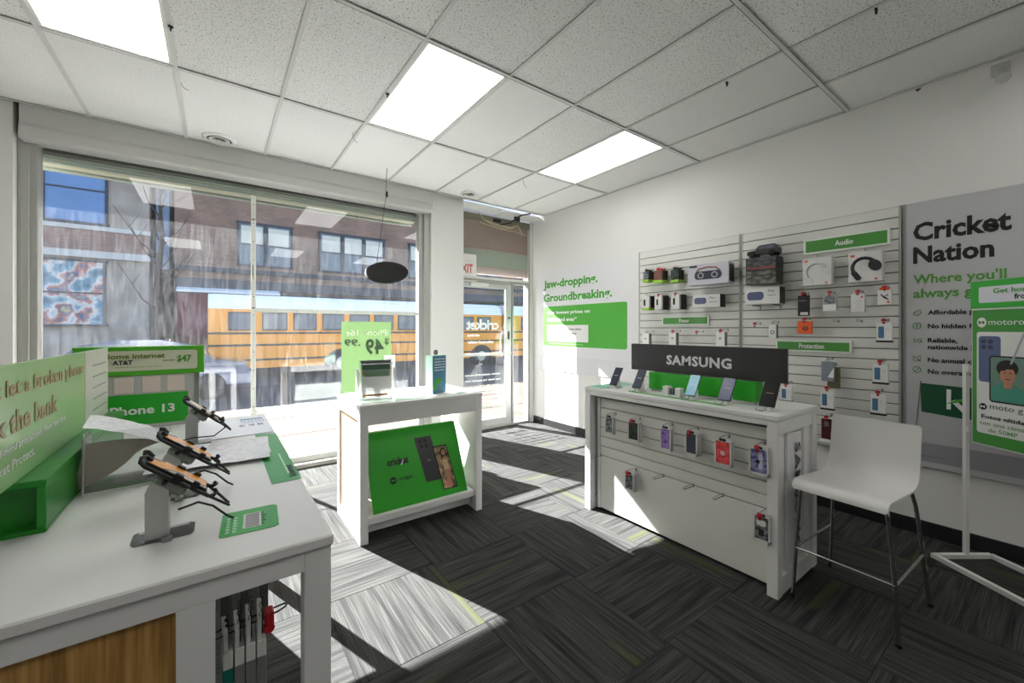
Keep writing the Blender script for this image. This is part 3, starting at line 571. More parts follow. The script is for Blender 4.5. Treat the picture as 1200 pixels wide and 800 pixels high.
for k in range(10):
    if sl_ is None: o = sl_ = obj('slat', B().box(.235, .245, Y1+.05, Y2-.05, .0, .076, .002), slat_m, sp)
    else: o = sl_.copy(); C.objects.link(o)
    o.location = (0, 0, .06+k*.0835)
# accessories in the bay: boxed cables on a hook
t = thing('peg_hook', 'long black security hook with red lock in the open bay of the foreground counter', 'hook', (-.01, 1.30, .665))
obj('wire', B().tube([(0, -.012, -.004), (.15, -.012, .012), (.168, -.008, .016), (.172, 0, .016), (.168, .008, .016), (.15, .012, .012), (0, .012, 0)], .0024, 8), dark, t)
obj('red_lock', B().box(.118, .140, -.018, .018, -.022, .02, .004).lathe([(.013, 0), (.013, .02), (.0001, .02)], 16, Matrix.Translation((.128, -.02, -.022)) @ Matrix.Rotation(-pi/2, 4, 'X')), red, t)
cols = [teal, graybox, graybox, graybox]
labs = ['slim teal and white cable box hanging first on the hook under the counter', 'slim grey cable box hanging beside the teal one under the counter', 'slim grey cable box hanging second from the red lock', 'slim grey cable box hanging next to the red lock']
for k in range(4):
    t = thing('cable_box', labs[k], 'box', (.024+k*.0255, 1.30, .635), R(3-2*k))
    obj('carton', B().box(-.0105, .0105, -.042, .042, -.15, .0, .0015), card, t)
    obj('hang_flap', B().box(-.0100, .0, -.040, .040, 0, .05+.006*k, .001), card, t)
    obj('coloured_sleeve', B().box(-.0112, .0112, -.0428, .0428, -.152, -.042, .0015), cols[k], t)
    obj('hanger_clip', B().box(-.004, .004, -.016, -.010, .0, .056, .001).box(-.004, .004, .010, .016, .0, .056, .001), dark, t)
    txt('USB-C' if k else 'LIGHT', -.125, -.006, .06, .012, 0, black_ink, t, M_=Matrix.Translation((0, -.0430, 0)) @ Matrix.Rotation(pi/2, 4, 'Y'), bold=0) if k else None
for k in range(5):
    t = thing('cable_box', '%s slim grey cable box from the left on the rear hook of the counter bay' % ('first', 'second', 'third', 'fourth', 'fifth')[k], 'box', (.022+k*.0245, 1.52, .80), R(2), 'boxes on the rear hook under the counter')
    obj('carton', B().box(-.0112, .0112, -.042, .042, -.30, .0, .0015), graybox if k % 2 else M('grey_box_card_dark', (84, 86, 88), .5, var=.05), t)
    obj('seam', B().box(.0113, .0118, -.0428, .0428, -.30, .0), card, t)
solo('rear_peg_hook', B().tube([(0, 0, 0), (.16, 0, .012), (.168, 0, .03)], .003, 8), dark, 'rear hook in the open bay behind the red locked hook', 'hook', (-.01, 1.52, .812))
# green box base with the phone protection board
t = thing('green_plinth', 'deep green open-ended long box running along the counter at the left', 'display plinth', (-.485, 2.07, .940), 0)
g = B().box(-.14, .14, -.54, .54, .118, .134, .002).box(-.14, .14, -.54, .54, 0, .012, .002).box(-.14, -.126, -.54, .54, .012, .118).box(.122, .14, -.54, .54, .012, .118, .002)
obj('shell', g, M('sign_base_green', (20, 132, 26), .3, var=.04, coat=.2), t); obj('inner_back', B().box(-.126, .122, -.50, -.495, .012, .118), M('sign_base_inside', (10, 118, 14), .4, var=.04), t)
t = thing('protection_board', 'long glare-paled green upright board about a broken phone standing on the green base', 'sign', (-.402, 1.9, 1.074), pi/2)
obj('board', B().box(-.75, .70, -.004, .004, 0, .295, .0015), M('board_glare_washed_green', (160, 204, 140), .3, var=.03, vscale=1.5, coat=.3), t)  # window glare is mixed into the base green, hence so pale
obj('white_panel', B().box(.30, .70, -.0052, -.004, .0, .295), M('board_cream', (222, 222, 212), .3, var=.03, coat=.3), t)
rm = M('glare_washed_red_lettering', (176, 152, 116), .5, var=.05)  # lettering colour paled along with the board's painted glare
txt("Don't let a broken phone", -.655, .205, .93, .055, -.004, rm, t, bold=.02); txt("break the bank", -.655, .125, .62, .055, -.004, rm, t, bold=.02)
txt("Get peace-of-mind protection from day one", -.655, .078, .70, .024, -.004, white_ink, t); txt("with Cricket Protect.", -.655, .040, .42, .024, -.004, white_ink, t)
sb = B(); [scribble(sb, .42, .66, .23-k*.045, .010, -.0052) for k in range(5)]; obj('printed_text', sb, M('pale_grey_ink', (170, 174, 160), .6, var=.05), t)
# internet sign behind the counter
t = thing('internet_sign', 'green and cream home internet price sign standing at the back of the counter', 'sign', (-.285, 2.84, .940), 0)
obj('header_frame', B().box(-.27, .235, -.012, .012, .275, .425, .003), M('header_green', (86, 186, 40), .4, var=.03), t)
obj('header_card', B().rrect(-.25, .30, .205, .402, -.0125, .012, .001), M('cream_card', (226, 226, 200), .4, var=.02), t)
olive = M('olive_lettering', (110, 140, 40), .5, var=.03)
txt('Home internet', -.165, .362, .235, .026, -.0135, olive, t, bold=.03); txt('AT&T', -.13, .332, .075, .023, -.0135, black_ink, t, bold=.03)
txt('$47', .118, .335, .062, .040, -.0135, green_text, t, bold=.03); scr = B(); scribble(scr, -.12, .06, .318, .006, -.0128); scribble(scr, .06, .11, .345, .014, -.0128); obj('printed_text', scr, M('pale_olive_ink', (176, 176, 130), .6, var=.05), t)
obj('backing', B().box(-.27, .215, -.006, .006, 0, .275, .002), M('sign_grey_card', (196, 196, 190), .5, var=.03), t)
obj('clear_edge', B().box(.19, .215, -.009, -.006, .0, .275), acrylic, t)
for k, x in enumerate((-.22, -.115, -.010, .09)): obj('phone_card', B().box(x-.012, x+.062, -.011, -.006, .185, .268, .002), M('pale_peach_card', (232, 216, 206), .4, var=.04), t)
obj('green_panel', B().box(-.27, .165, -.0095, -.006, .02, .178, .001), M('sign_green_bright', (36, 170, 40), .4, var=.03), t)
txt('iPhone 13', -.155, .075, .265, .045, -.0095, white_ink, t, bold=.026)
# flyer holder with curled sheet
t = thing('flyer_holder', 'clear acrylic holder with white edge and curled beige sheet inside on the counter', 'flyer holder', (-.225, 1.80, .942), R(4))
F = Matrix.Rotation(-R(6), 4, 'X')
obj('front_pane', B().box(-.105, .105, -.002, .001, .0, .185, 0, F), acrylic, t)
obj('white_edge', B().box(-.106, .106, -.003, .002, -.001, .004, 0, F).box(-.106, -.102, -.003, .002, 0, .186, 0, F), white2, t)
obj('side_pane', B().box(-.106, -.103, 0, .18, 0, .17).box(-.106, .106, 0, .18, 0, .003), acrylic, t)
cs = B(); n = 10; P0 = []
for k in range(n+1):
    a = k/n; P0.append((-.10+.19*a, .012+.05*sin(a*pi), .155-.02*a))
vs = []; 
for k, p in enumerate(P0): vs += [p, (p[0]*(1-.5*k/n)-.03, .03+.05*sin(k/n*pi), .008+.10*(k/n)**1.5)]
obj('curled_sheet', B().add(vs, [(2*k, 2*k+2, 2*k+3, 2*k+1) for k in range(n)], None, True), beige, t)
def crumple(x0, x1, y0, y1, zf, amp, seed, nx=14, ny=10, th=.0):
    rnd = random.Random(seed); vs = []
    for j in range(ny+1):
        for i in range(nx+1):
            u, v = i/nx, j/ny; vs.append((x0+(x1-x0)*u, y0+(y1-y0)*v, zf(u, v)+rnd.uniform(-amp, amp)))
    return B().add(vs, [(j*(nx+1)+i, j*(nx+1)+i+1, (j+1)*(nx+1)+i+1, (j+1)*(nx+1)+i) for j in range(ny) for i in range(nx)], None, False)
pr_paper = ramp_mat('faintly_printed_paper', 45, [(.44, (226, 226, 228)), (.62, (214, 212, 218)), (.70, (196, 192, 202))], .35)
solo('draped_sheet', crumple(-.12, .10, -.13, .12, lambda u, v: .205-.10*u**1.3+.0*v, .002, 4), pr_paper, 'white printed sheet in plastic draped over the clear flyer holder', 'paper', (-.225, 1.94, .945), R(6))
solo('plastic_wrapped_sheet', crumple(-.20, .175, -.17, .19, lambda u, v: .012+.010*sin(3*u+1)*sin(pi*v), .0018, 9), pr_paper, 'large white sheet in wrinkled plastic lying flat at the middle of the counter', 'paper', (.01, 2.03, .943), R(-4))
t = thing('price_sheet', 'white sheet with pale blue table and barcode at the far corner of the counter', 'paper', (.06, 2.50, .9415), R(2))
obj('sheet', B().box(-.16, .17, -.16, .30, 0, .002), M('sheet_blue_white', (222, 226, 234), .4, var=.02), t)
sb = B()
for k in range(5): sb.box(.06, .165, .14+k*.03, .143+k*.03, .002, .0026)
for k in range(7): sb.box(.06+k*.017, .062+k*.017, .14, .262, .002, .0026)
sb.box(.06, .165, .235, .262, .002, .0024)
obj('printed_table', sb, M('ink_blue_grey', (110, 150, 180), .5, var=.1), t)
sb = B(); rnd = random.Random(8)
for gx in (.045, .085, .125):
    for k in range(7): sb.box(gx+k*.0038, gx+k*.0038+rnd.choice((.0012, .0026)), .05, .10, .002, .0026)
obj('barcode', sb, M('ink_dark_blue', (60, 76, 110), .5, var=.05), t)
lg = M('label_green', (44, 150, 66), .4, var=.03)
t = thing('l_shaped_label', 'green L-shaped counter label with internet lettering at the right edge of the counter', 'label', (.185, 1.62, .9405))
obj('label', B().prism([(-.035, -.06), (.05, -.06), (.055, -.05), (.055, .69), (-.03, .72), (-.03, .64), (.005, .60), (.005, .35), (-.035, .35)], 0, .0012, 'z'), lg, t)
RT = Matrix.Translation((0, 0, .0012)) @ Matrix.Rotation(-pi/2, 4, 'X')   # local x-z plane laid flat, face up
txt('Internet', -.02, -.045, .14, .022, 0, black_ink, t, M_=Matrix.Translation((-.0, 0, 0)) @ Matrix.Rotation(pi/2, 4, 'Z') @ RT, bold=.02)
sb = B().box(.022, .028, .02, .30, .0012, .0018); obj('printed_line', sb, M('pale_mint_ink', (170, 220, 180), .5, var=.03), t)
t = thing('price_label', 'small green price label with barcode near the front corner of the counter', 'label', (.078, 1.30, .9405), R(-4))
obj('label', B().prism([(-.062, -.075), (.052, -.075), (.062, -.066), (.062, .07), (.052, .08), (-.062, .08), (-.067, .07), (-.067, -.066)], 0, .0012, 'z'), M('label_green_bright', (36, 158, 54), .4, var=.03), t)
obj('dark_stripe', B().box(.034, .05, -.074, .079, .0012, .0016), lg, t)
sb = B().box(-.018, .022, -.05, .045, .0012, .0018); obj('barcode_patch', sb, card, t)
sb = B(); 
for k in range(16): sb.box(-.013, .018, -.046+k*.0055, -.046+k*.0055+(.002 if k % 3 else .0035), .0018, .0022)
obj('barcode', sb, grey_ink, t)
sb = B()
for k, L in enumerate((.02, .035, .028, .04, .018)): sb.box(.024, .024+L*.25, -.04+k*.018, -.034+k*.018, .0012, .0018)
obj('printed_text', sb, black_ink, t)
sb = B(); 
for q in (-.055, -.040): [sb.box(q, q+.008, -.06+k*.017, -.049+k*.017, .0012, .0018) for k in range(6)]
obj('printed_white_text', sb, M('pale_mint_ink'), t)
# --- secure phone mounts
def mount(x, y, lab, plab, screen, tilt=39, yaw=0, coil=False, group='phone mounts on the foreground counter'):
    t = thing('phone_mount', lab, 'phone mount', (x, y, .940), yaw, group)
    gm = M('mount_light_grey', (176, 178, 176), .4, .2, var=.03)
    obj('base_plate', B().prism([(-.05, -.035), (.055, -.035), (.062, -.02), (.062, .03), (.05, .04), (-.05, .04), (-.058, .03), (-.058, -.02)], 0, .005, 'z'), acrylic if not coil else gm, t)
    obj('post', B().prism([(-.032, .004), (.012, .004), (.012, .12), (.006, .15), (-.012, .15), (-.032, .118)], -.024, .024, 'y'), gm, t)
    T_ = Matrix.Translation((.026, 0, .145)) @ Matrix.Rotation(R(tilt), 4, 'Y')
    obj('swivel_head', B().box(-.035, .04, -.026, .026, -.036, -.006, .008, T_).box(-.02, .02, -.018, .018, -.055, -.03, .006, T_), M('mount_mid_grey', (132, 136, 130), .4, .3, var=.05), t)
    obj('screw', B().lathe([(.006, 0), (.006, .004), (.0001, .005)], 10, Matrix.Translation((.005, -.031, .14)) @ Matrix.Rotation(pi/2, 4, 'X')), dark, t)
    br = B()
    for sy in (-1, 1):
        br.tube([T_ @ Vector(p) for p in ((-.066, sy*.018, .010), (-.082, sy*.022, .014), (-.088, sy*.032, .010), (-.084, sy*.040, .002), (-.07, sy*.041, -.002), (.085, sy*.041, -.002), (.094, sy*.040, .004), (.095, sy*.034, .012), (.088, sy*.028, .014))], .0048, 8)
        br.box(-.008, .012, sy*.030, sy*.047, -.008, .014, .002, T_).box(.036, .052, sy*.034, sy*.046, -.004, .016, .002, T_)
    for sy in (-1, 1): br.tube([T_ @ Vector(p) for p in ((.085, sy*.041, -.002), (.12, sy*.024, -.006), (.148, sy*.008, -.010))], .0034, 7)
    br.box(-.078, .082, -.036, .036, -.0062, -.0035, 0, T_)
    obj('bracket', br, dark, t)
    cb = B().tube([(.03, -.01, .06), (.07, -.02, .072), (.10, -.005, .05), (.13, .0, .015), (.145, 0, .004)], .0028, 7) if not coil else B().tube([(.06, 0, .13), (.10, -.02, .10), (.11, -.03, .06), (.07, -.04, .03), (.0, -.05, .035), (-.04, -.05, .03)], .0028, 7)
    obj('tether_cable', cb, dark, t)
    if not coil: obj('cable_anchor', B().box(.0, .02, -.05, -.035, 0, .012, .002), steel, t)
    p = thing('display_phone', plab, 'phone', tuple(Matrix.Translation((x, y, .940)) @ (T_ @ Vector((0, 0, .004)))), 0, 'phones on the foreground counter')
    p.rotation_euler = (0, R(tilt), 0)
    obj('body', B().box(-.073, .073, -.0355, .0355, -.0035, .004, .002), card if coil else dark, p)
    obj('screen', B().box(-.070, .070, -.033, .033, .004, .0046), screen, p)
mount(-.105, 1.335, 'light grey phone mount nearest the front of the counter', 'phone with orange wallpaper on the nearest grey mount', orange_blue)
mount(-.098, 1.62, 'light grey phone mount second from the front of the counter', 'phone with orange wallpaper on the second mount from the front', orange_blue)
mount(-.075, 2.33, 'light grey phone mount farthest back with a looped black cable', 'pale phone on the farthest mount beside the internet sign', M('pale_lit_screen', (214, 200, 180), .15, var=.1, vscale=12), 40, 0, True)
# --- slatted display table with the large sign
SX, SY = 2.43, 1.625
def P_(y): return SY-y          # world y -> local x
def at(lx, ly, z): return (SX+ly, SY-lx, z)
t = thing('slatwall_table', 'long white display table with slatted front and phone cases, facing the aisle', 'table', (SX, SY, 0), FACE_X)
h = .705
for sx in (-1, 1):
    for y0 in (0, .51): obj('leg', B().box(sx*h, sx*(h-.055), y0, y0+.06, 0, .955, .002), white, t)
    obj('end_rail', B().box(sx*(h-.004), sx*(h-.05), .06, .51, .875, .955, .002), white, t); obj('end_rail', B().box(sx*(h-.004), sx*(h-.05), .06, .51, 0, .10, .002), white, t)
    obj('end_panel', B().box(sx*(h-.022), sx*(h-.030), .06, .51, .10, .875), white, t)
    for a in (.145, .385): obj('end_batten', B().box(sx*(h-.006), sx*(h-.022), a, a+.035, .10, .875, .003), white, t)
    for a in (.085, .205, .445): obj('end_batten', B().box(sx*(h-.014), sx*(h-.022), a, a+(.16 if a == .205 else .03), .115, .86, .003), white, t)
obj('frame_rail', B().box(-h+.055, h-.055, .001, .045, .925, .957, .002), white, t); obj('frame_rail', B().box(-h+.055, h-.055, .52, .565, .88, .957, .002), white, t)
obj('tabletop', B().box(-h-.004, h+.004, -.004, .574, .957, .985, .003), white, t)
pp = obj('front_panel', B().box(-.60, .65, .085, .105, .02, .925), slot_m, t)
obj('plain_lower_panel', B().box(-.60, .65, .068, .085, .025, .440, .002), slat_m, pp)
o0 = None
for k in range(6):
    if o0 is None: o = o0 = obj('slat', B().box(-.60, .65, .068, .085, 0, .0715, .003), slat_m, pp)
    else: o = o0.copy(); C.objects.link(o)
    o.location = (0, 0, .4455+k*.0765)
obj('panel_edge', B().box(-.625, -.60, .06, .11, .02, .925, .002), white, t)
obj('light_strip', B().box(-.60, .64, .02, .03, .912, .918, .001), dark, t)
EM = Matrix.Translation((h, .285, 0)) @ Matrix.Rotation(pi/2, 4, 'Z')
VT = EM @ Matrix.Translation((-.035, 0, .80)) @ Matrix.Rotation(pi/2, 4, 'Y')
txt('SAMSUNG', 0, -.0, .62, .075, .006+.0005, M('logo_dark_grey', (60, 60, 62), .5, var=.04), t, M_=VT, bold=.03, sp=1.15, name='vertical_lettering')
# header sign
t = thing('brand_header_sign', 'long black header sign with white SAMSUNG lettering on top of the slatted table', 'sign', at(P_(1.54), .29, .985), FACE_X)
obj('panel', B().box(-.555, .553, -.002, .035, .145, .352, .002), M('header_charcoal', (44, 43, 46), .35, var=.04), t)
for x in (-.45, .45): obj('support', B().box(x, x+.03, .01, .025, 0, .15), acrylic, t)
txt('SAMSUNG', -.235, .205, .475, .072, -.002, M('header_silver_white', (222, 222, 222), .4, var=.02), t, bold=.034, sp=1.08)
# green box under the sign
t = thing('green_riser_box', 'bright green long box standing under the black header sign', 'box', at(P_(1.52), .25, .986), FACE_X)
obj('carton', B().box(-.385, .385, 0, .10, .015, .14, .003), M('riser_green', (40, 170, 36), .35, var=.03), t); obj('foot', B().box(-.37, .37, .01, .09, 0, .015), white, t)
# phones on small stands
def tphone(y, lab, plab, scr, wide=.075, dx=.0):
    t = thing('phone_stand', lab, 'phone stand', at(P_(y), .12+dx, .986), FACE_X, 'phone stands on the slatted table')
    obj('post', B().prism([(-.012, 0), (.062, 0), (.062, .02), (.050, .085), (.030, .10), (.006, .05), (-.012, .02)], -.02, .02, 'x'), white, t)
    obj('plinth', B().box(-.035, .035, -.02, .07, 0, .006, .002), white, t)
    A = Matrix.Rotation(-R(32), 4, 'X')
    p = thing('display_phone', plab, 'phone', at(P_(y), .105+dx, 1.012), FACE_X, 'phones on the slatted table')
    obj('body', B().box(-wide/2, wide/2, 0, .008, 0, .158, .003, A), dark, p)
    obj('screen', B().rrect(-wide/2+.003, .004, wide/2-.003, .154, 0, .006, .0008, A), scr, p)
    obj('cable', B().tube([A @ Vector((.0, .004, 0)), (-.0, -.012, -.018), (-.012, -.03, -.024), (-.045, -.02, -.0235), (-.07, .03, -.0235)], .0018, 6), dark, p)
tphone(2.135, 'small white phone stand at the far left end of the slatted table', 'black phone at the far left end of the slatted table, clear of the header sign', blue_d)
tphone(1.915, 'small white phone stand second from the left on the slatted table', 'black phone overlapping the left end of the black header sign', blue_d)
tphone(1.487, 'small white phone stand in the middle of the slatted table', 'phone with light blue lit screen in the middle of the slatted table', M('cyan_lit_screen', (130, 200, 225), .2, var=.18, vscale=30))
tphone(1.262, 'small white phone stand second from the right on the slatted table', 'phone with dark blue wallpaper on the slatted table', M('navy_wallpaper', (44, 62, 110), .2, var=.4, vscale=18), .08)
tphone(1.020, 'small white phone stand at the right end of the slatted table', 'large black phone at the right end of the slatted table', M('black_screen', (18, 18, 20), .15, var=.1), .085)
t = thing('accessory_riser', 'small white accessory riser with grey gadget beside the light blue phone', 'display riser', at(P_(1.63), .13, .986), FACE_X)
obj('block', B().box(-.075, -.03, 0, .05, 0, .065, .003), white, t); obj('block', B().box(.02, .06, 0, .05, 0, .06, .003), white, t); obj('tray', B().box(-.075, .06, -.005, .05, 0, .008, .001), white, t); obj('gadget', B().box(-.02, .01, .01, .03, .01, .055, .004), M('gadget_grey', (96, 100, 104), .3, .5, var=.05), t)
solo('green_strip', B().box(-.36, .36, -.014, .014, 0, .002), green2, 'thin bright green strip along the front edge of the slatted table', 'strip', at(P_(1.60), .085, .986), FACE_X)
solo('teal_sheet', B().box(-.075, .075, -.23, .20, 0, .003, .001), M('pale_teal_sheet', (150, 206, 196), .2, var=.04), 'pale teal glossy sheet at the far left end of the slatted table', 'sheet', at(P_(2.245), .25, .986), FACE_X)
# hooks and cases on the slatted front
def fit(lab, n=16):
    w = lab.split()
    if len(w) <= n: return lab
    for k in range(n, 5, -1):
        if w[k] in ('at', 'in', 'on', 'below', 'with', 'beside', 'under', 'second', 'third', 'next', 'nearest', 'leftmost', 'upper'): return ' '.join(w[:k]).rstrip(',')
    return ' '.join(w[:n])
ORD = ['front', 'second', 'third', 'fourth', 'fifth', 'rearmost']
def hook(loc, rz, lab, L=.14, tagc=None, grp=None, up=.012):
    t = thing('peg_hook', fit(lab), 'hook', loc, rz, grp)
    obj('wire', B().tube([(0, 0, 0), (0, -L*.9, up*.2), (0, -L*.97, up*.6), (0, -L, up*1.6)], .0022, 6), steel, t)
    obj('upper_wire', B().tube([(0, 0, .016), (0, -L*.85, .018), (0, -L*.9, .016)], .0016, 5), steel, t)
    obj('back_plate', B().box(-.006, .006, -.003, .0, -.006, .014, .001), steel, t)
    if tagc: obj('security_tag', B().box(-.013, .013, -L-.008, -L+.010, -.006, .012, .003).lathe([(.008, 0), (.008, .014), (.0001, .014)], 12, Matrix.Translation((0, -L, -.010)) @ Matrix.Rotation(pi, 4, 'X')), tagc, t)
    return t
def case_pack(y, z0, z1, wd, cm, n, col, red_tag, rear, window='case'):
    """n cards on one hook; z0..z1 the front card."""
    hgt = z1-z0; L = .105
    hook(at(P_(y), .068, z1-.008), FACE_X, 'steel hook holding the %s' % col, L, red if red_tag else None)
    for k in range(n):
        lab = ('pack with %s on the slatted table' % col) if k == 0 else 'card pack edge behind the %s' % col
        t = thing('case_package', fit(('%s card edge behind the %s' % (ORD[k], col)) if k else 'pack with %s on the slatted table' % col), 'package', at(P_(y)+(.0 if k == 0 else .004*((k % 2)*2-1)), .068-L+.020+k*(.016 if n < 5 else .0115), z0), FACE_X+(0 if k == 0 else .03*((k % 2)*2-1)), None if k == 0 else 'cards behind the %s' % col)
        b = B().box(-wd/2, wd/2, 0, .002, hgt-.022, hgt, .0005).box(-wd/2, -wd/2+.008, 0, .010, 0, hgt-.022).box(wd/2-.008, wd/2, 0, .010, 0, hgt-.022).box(-wd/2, wd/2, 0, .010, 0, .012)
        obj('card_frame', b, card, t)
        obj('phone_case', B().box(-wd/2+.008, wd/2-.008, .002, .010, .012, hgt-.022, .002), cm if k == 0 else greycase, t)
        if k == 0:
            obj('hang_tab', B().rrect(-.020, hgt-.018, .020, hgt-.004, .0, .004, .001), darkmat, t)
            if window == 'ring': obj('printed_ring', B().disc(0, hgt*.45, .014, .002, .001, rz=.014), M('pale_pink_print', (236, 190, 190), .4, var=.04), t)
            if window == 'charm': obj('printed_charm', B().disc(-.004, hgt*.45, .011, .002, .001), darkmat, t); obj('printed_swirl', B().rrect(-.002, hgt*.2, .02, hgt*.75, .0016, .009, .0006), M('pale_lilac_print', (190, 192, 214), .4, var=.1), t)
            if window == 'kit': obj('printed_label', B().rrect(-.026, hgt*.55, .022, hgt*.75, .002, .008, .001), paper, t); obj('printed_square', B().box(-.016, .012, .0012, .002, hgt*.22, hgt*.42), dark, t)
    return t
case_pack(2.068, .658, .802, .080, greycase, 2, 'smoky grey phone case at far left', False, 0)
case_pack(1.845, .650, .806, .095, dgreencase, 3, 'dark green phone case with red tag', True, 0)
case_pack(1.586, .648, .812, .080, purple, 2, 'purple marbled phone case', False, 0)
case_pack(1.405, .660, .816, .080, M('navy_case', (44, 52, 70), .3, var=.3, vscale=30), 5, 'navy phone case with red tag', True, 0)
case_pack(1.207, .648, .812, .098, redcase, 3, 'red phone case with pale ring', False, 0, 'ring')
case_pack(1.010, .650, .812, .100, violet, 5, 'violet blue phone case with dark ring', True, 0, 'charm')
case_pack(1.880, .285, .425, .080, greycase, 5, 'grey phone case low on the left with red tag', True, 0)
case_pack(.995, .288, .446, .085, greycase, 6, 'clear phone case kit low on the right with red tag', True, 0, 'kit')
for y, nm in ((2.215, 'empty steel hook at the far left of the lower row on the slatted table'), (1.653, 'empty steel hook in the lower row, first right of the grey case pack'), (1.436, 'empty steel hook in the middle of the lower row on the slatted table'), (1.244, 'empty steel hook in the lower row nearest the clear case kit')):
    hook(at(P_(y), .068, .438), FACE_X, nm, .12)
# ================================================================== SLAT WALL ON THE RIGHT WALL
WF = WX-.022
def wat(y, z, d=0): return (WF-d, y, z)
for k, (ya, yb, lab) in enumerate(((1.838, 2.985, 'left slat wall panel with chargers and speakers, beside the large poster'), (.717, 1.830, 'right slat wall panel with headphones and screen protectors, beside the grey banner'))):
    t = thing('slat_wall', lab, 'slat wall', (WX-.0005, (ya+yb)/2, 0), FACE_X, 'slat wall panels')
    W2 = (yb-ya)/2
    obj('backing', B().box(-W2, W2, -.008, 0, .505, 2.35), slot_m, t)
    obj('edge_trim', B().box(-W2, -W2+.012, -.024, -.006, .50, 2.352).box(W2-.012, W2, -.024, -.006, .50, 2.352), M('edge_trim_grey', (176, 176, 172), .5, .3, var=.03), t)
    m0 = None
    for q in range(23):
        if m0 is None: o = m0 = obj('slat', B().box(-W2+.012, W2-.012, -.022, -.008, 0, .0735, .003), slat_m, t)
        else: o = m0.copy(); C.objects.link(o)
        o.location = (0, 0, .508+q*.0802)
def sec_sign(txt_, y, z, wd, hh, lab, tw):
    t = thing('section_sign', lab, 'sign', wat(y, z, .0), FACE_X, 'section signs on the slat wall')
    obj('holder', B().box(-wd/2, wd/2, -.022, 0, 0, hh, .003), M('holder_clear_white', (222, 230, 220), .3, var=.02), t)
    obj('green_card', B().box(-wd/2+.016, wd/2-.016, -.0235, -.022, .016, hh-.016), green3, t)
    txt(txt_, 0, hh*.5-.02, tw, .042, -.0235, white_ink, t, 'C', bold=.015)
sec_sign('Audio', 1.045, 2.075, .545, .125, 'green section sign reading Audio above the headphones', .115)
sec_sign('Power', 2.398, 1.492, .53, .10, 'green section sign reading Power below the small speaker box', .115)
sec_sign('Protection', 1.262, 1.262, .535, .10, 'green section sign reading Protection on the right slat panel', .175)
def carton(y, z, wd, hh, dp, m, lab, rot=0, d=.0, nm='boxed_gadget', cat='box'):
    t = thing(nm, lab, cat, wat(y, z, d+dp/2), FACE_X+rot)
    obj('carton', B().box(-wd/2, wd/2, -dp/2, dp/2, 0, hh, .003), m, t); return t
# powers: chargers in hanging packs
for k, (y, z, wd, hh, col, lab) in enumerate(((2.785, 1.975, .085, .14, greycase, 'hanging charger pack with green base at the far left of the upper row'), (2.63, 1.955, .12, .155, M('copper_pack', (120, 78, 64), .4, var=.3, vscale=40), 'coppery hanging charger pack second in the upper row'), (2.435, 1.94, .105, .155, dgreencase, 'dark hanging charger pack third in the upper row'))):
    hook(wat(y, z+hh+.004), FACE_X, 'wire hook of the '+lab, .15)
    for q in range(3):
        t = thing('charger_pack', lab if q == 0 else 'dark charger pack %s on the %s upper row hook' % (('', 'right behind the front one', 'nearest the wall')[q], ('far left', 'second', 'third')[k]), 'package', wat(y-.002*q, z, .135-q*.042), FACE_X, None if q == 0 else 'rear charger packs %s' % ('far left', 'second', 'third')[k])
        obj('blister', B().box(-wd*.42, wd*.42, -.012, .012, .03, hh-.02, .004), col if q == 0 else dark, t)
        obj('green_base', B().box(-wd*.46, wd*.46, -.014, .014, 0, .03, .003), M('lime_card', (150, 196, 60), .5, var=.04), t)
        obj('header_card', B().box(-wd*.2, wd*.2, -.002, .002, hh-.02, hh+.006, .001), dark if k != 1 else red, t)
for k, (y, z, wd, hh, lab) in enumerate(((2.775, 1.665, .095, .155, 'white car charger box with green base, leftmost in the second row'), (2.615, 1.665, .085, .15, 'white cable pack with red tag in the second row, beside the green-based box'), (2.415, 1.66, .095, .155, 'white and black cable pack with red tag in the second row, nearest the speaker box'))):
    hook(wat(y, z+hh+.004), FACE_X, 'wire hook of the %s pack in the second row of the left slat panel' % ('leftmost', 'middle', 'rightmost')[k], .16, red if k else None)
    for q in range(3 if k == 0 else 4):
        t = thing('cable_pack', lab if q == 0 else 'black cable pack, %s from front on the %s second row hook' % (ORD[q], ('first', 'middle', 'last')[k]), 'package', wat(y, z, .15-q*.036), FACE_X, None if q == 0 else 'rear cable packs %s' % ('first', 'middle', 'last')[k])
        obj('carton', B().box(-wd/2, wd/2, -.014, .014, 0 if k else .022, hh, .002), card if q == 0 else dark, t)
        if k == 0: obj('green_base', B().box(-wd/2, wd/2, -.015, .015, 0, .022), MATS['lime_card'], t)
        if q == 0: obj('printed_picture', B().rrect(-wd*.25, hh*.3, -.0, hh*.75, -.014, .01, .0008), dark, t)
# boombox and speakers
t = carton(2.063, 1.885, .385, .20, .14, M('boombox_box_lilac', (196, 196, 206), .35, var=.04), 'large pale boombox speaker box on the left slat panel', .10, .05)
obj('printed_boombox', B().rrect(-.125, .05, .13, .13, -.07, .035, .001), M('print_navy', (52, 56, 70), .4, var=.1), t)
obj('printed_handle', B().tube([(-.115, -.072, .115), (-.08, -.072, .155), (0, -.072, .168), (.08, -.072, .158), (.12, -.072, .118)], .006, 6), M('print_copper', (150, 70, 60), .4, var=.05), t)
for x in (-.065, .065): obj('printed_speaker', B().disc(x, .09, .030, -.071, .0008), M('print_silver', (170, 174, 184), .3, var=.1), t); obj('printed_cone', B().disc(x, .09, .020, -.0718, .0006), M('print_navy'), t)
obj('printed_label', B().box(-.175, -.10, -.0712, -.07, .172, .190), dark, t); obj('printed_side', B().box(.1925, .194, -.055, .055, .02, .18), dark, t)
t = carton(2.092, 1.665, .272, .125, .11, card, 'white speaker box with blue cylinder picture on the left slat panel', .06, .05)
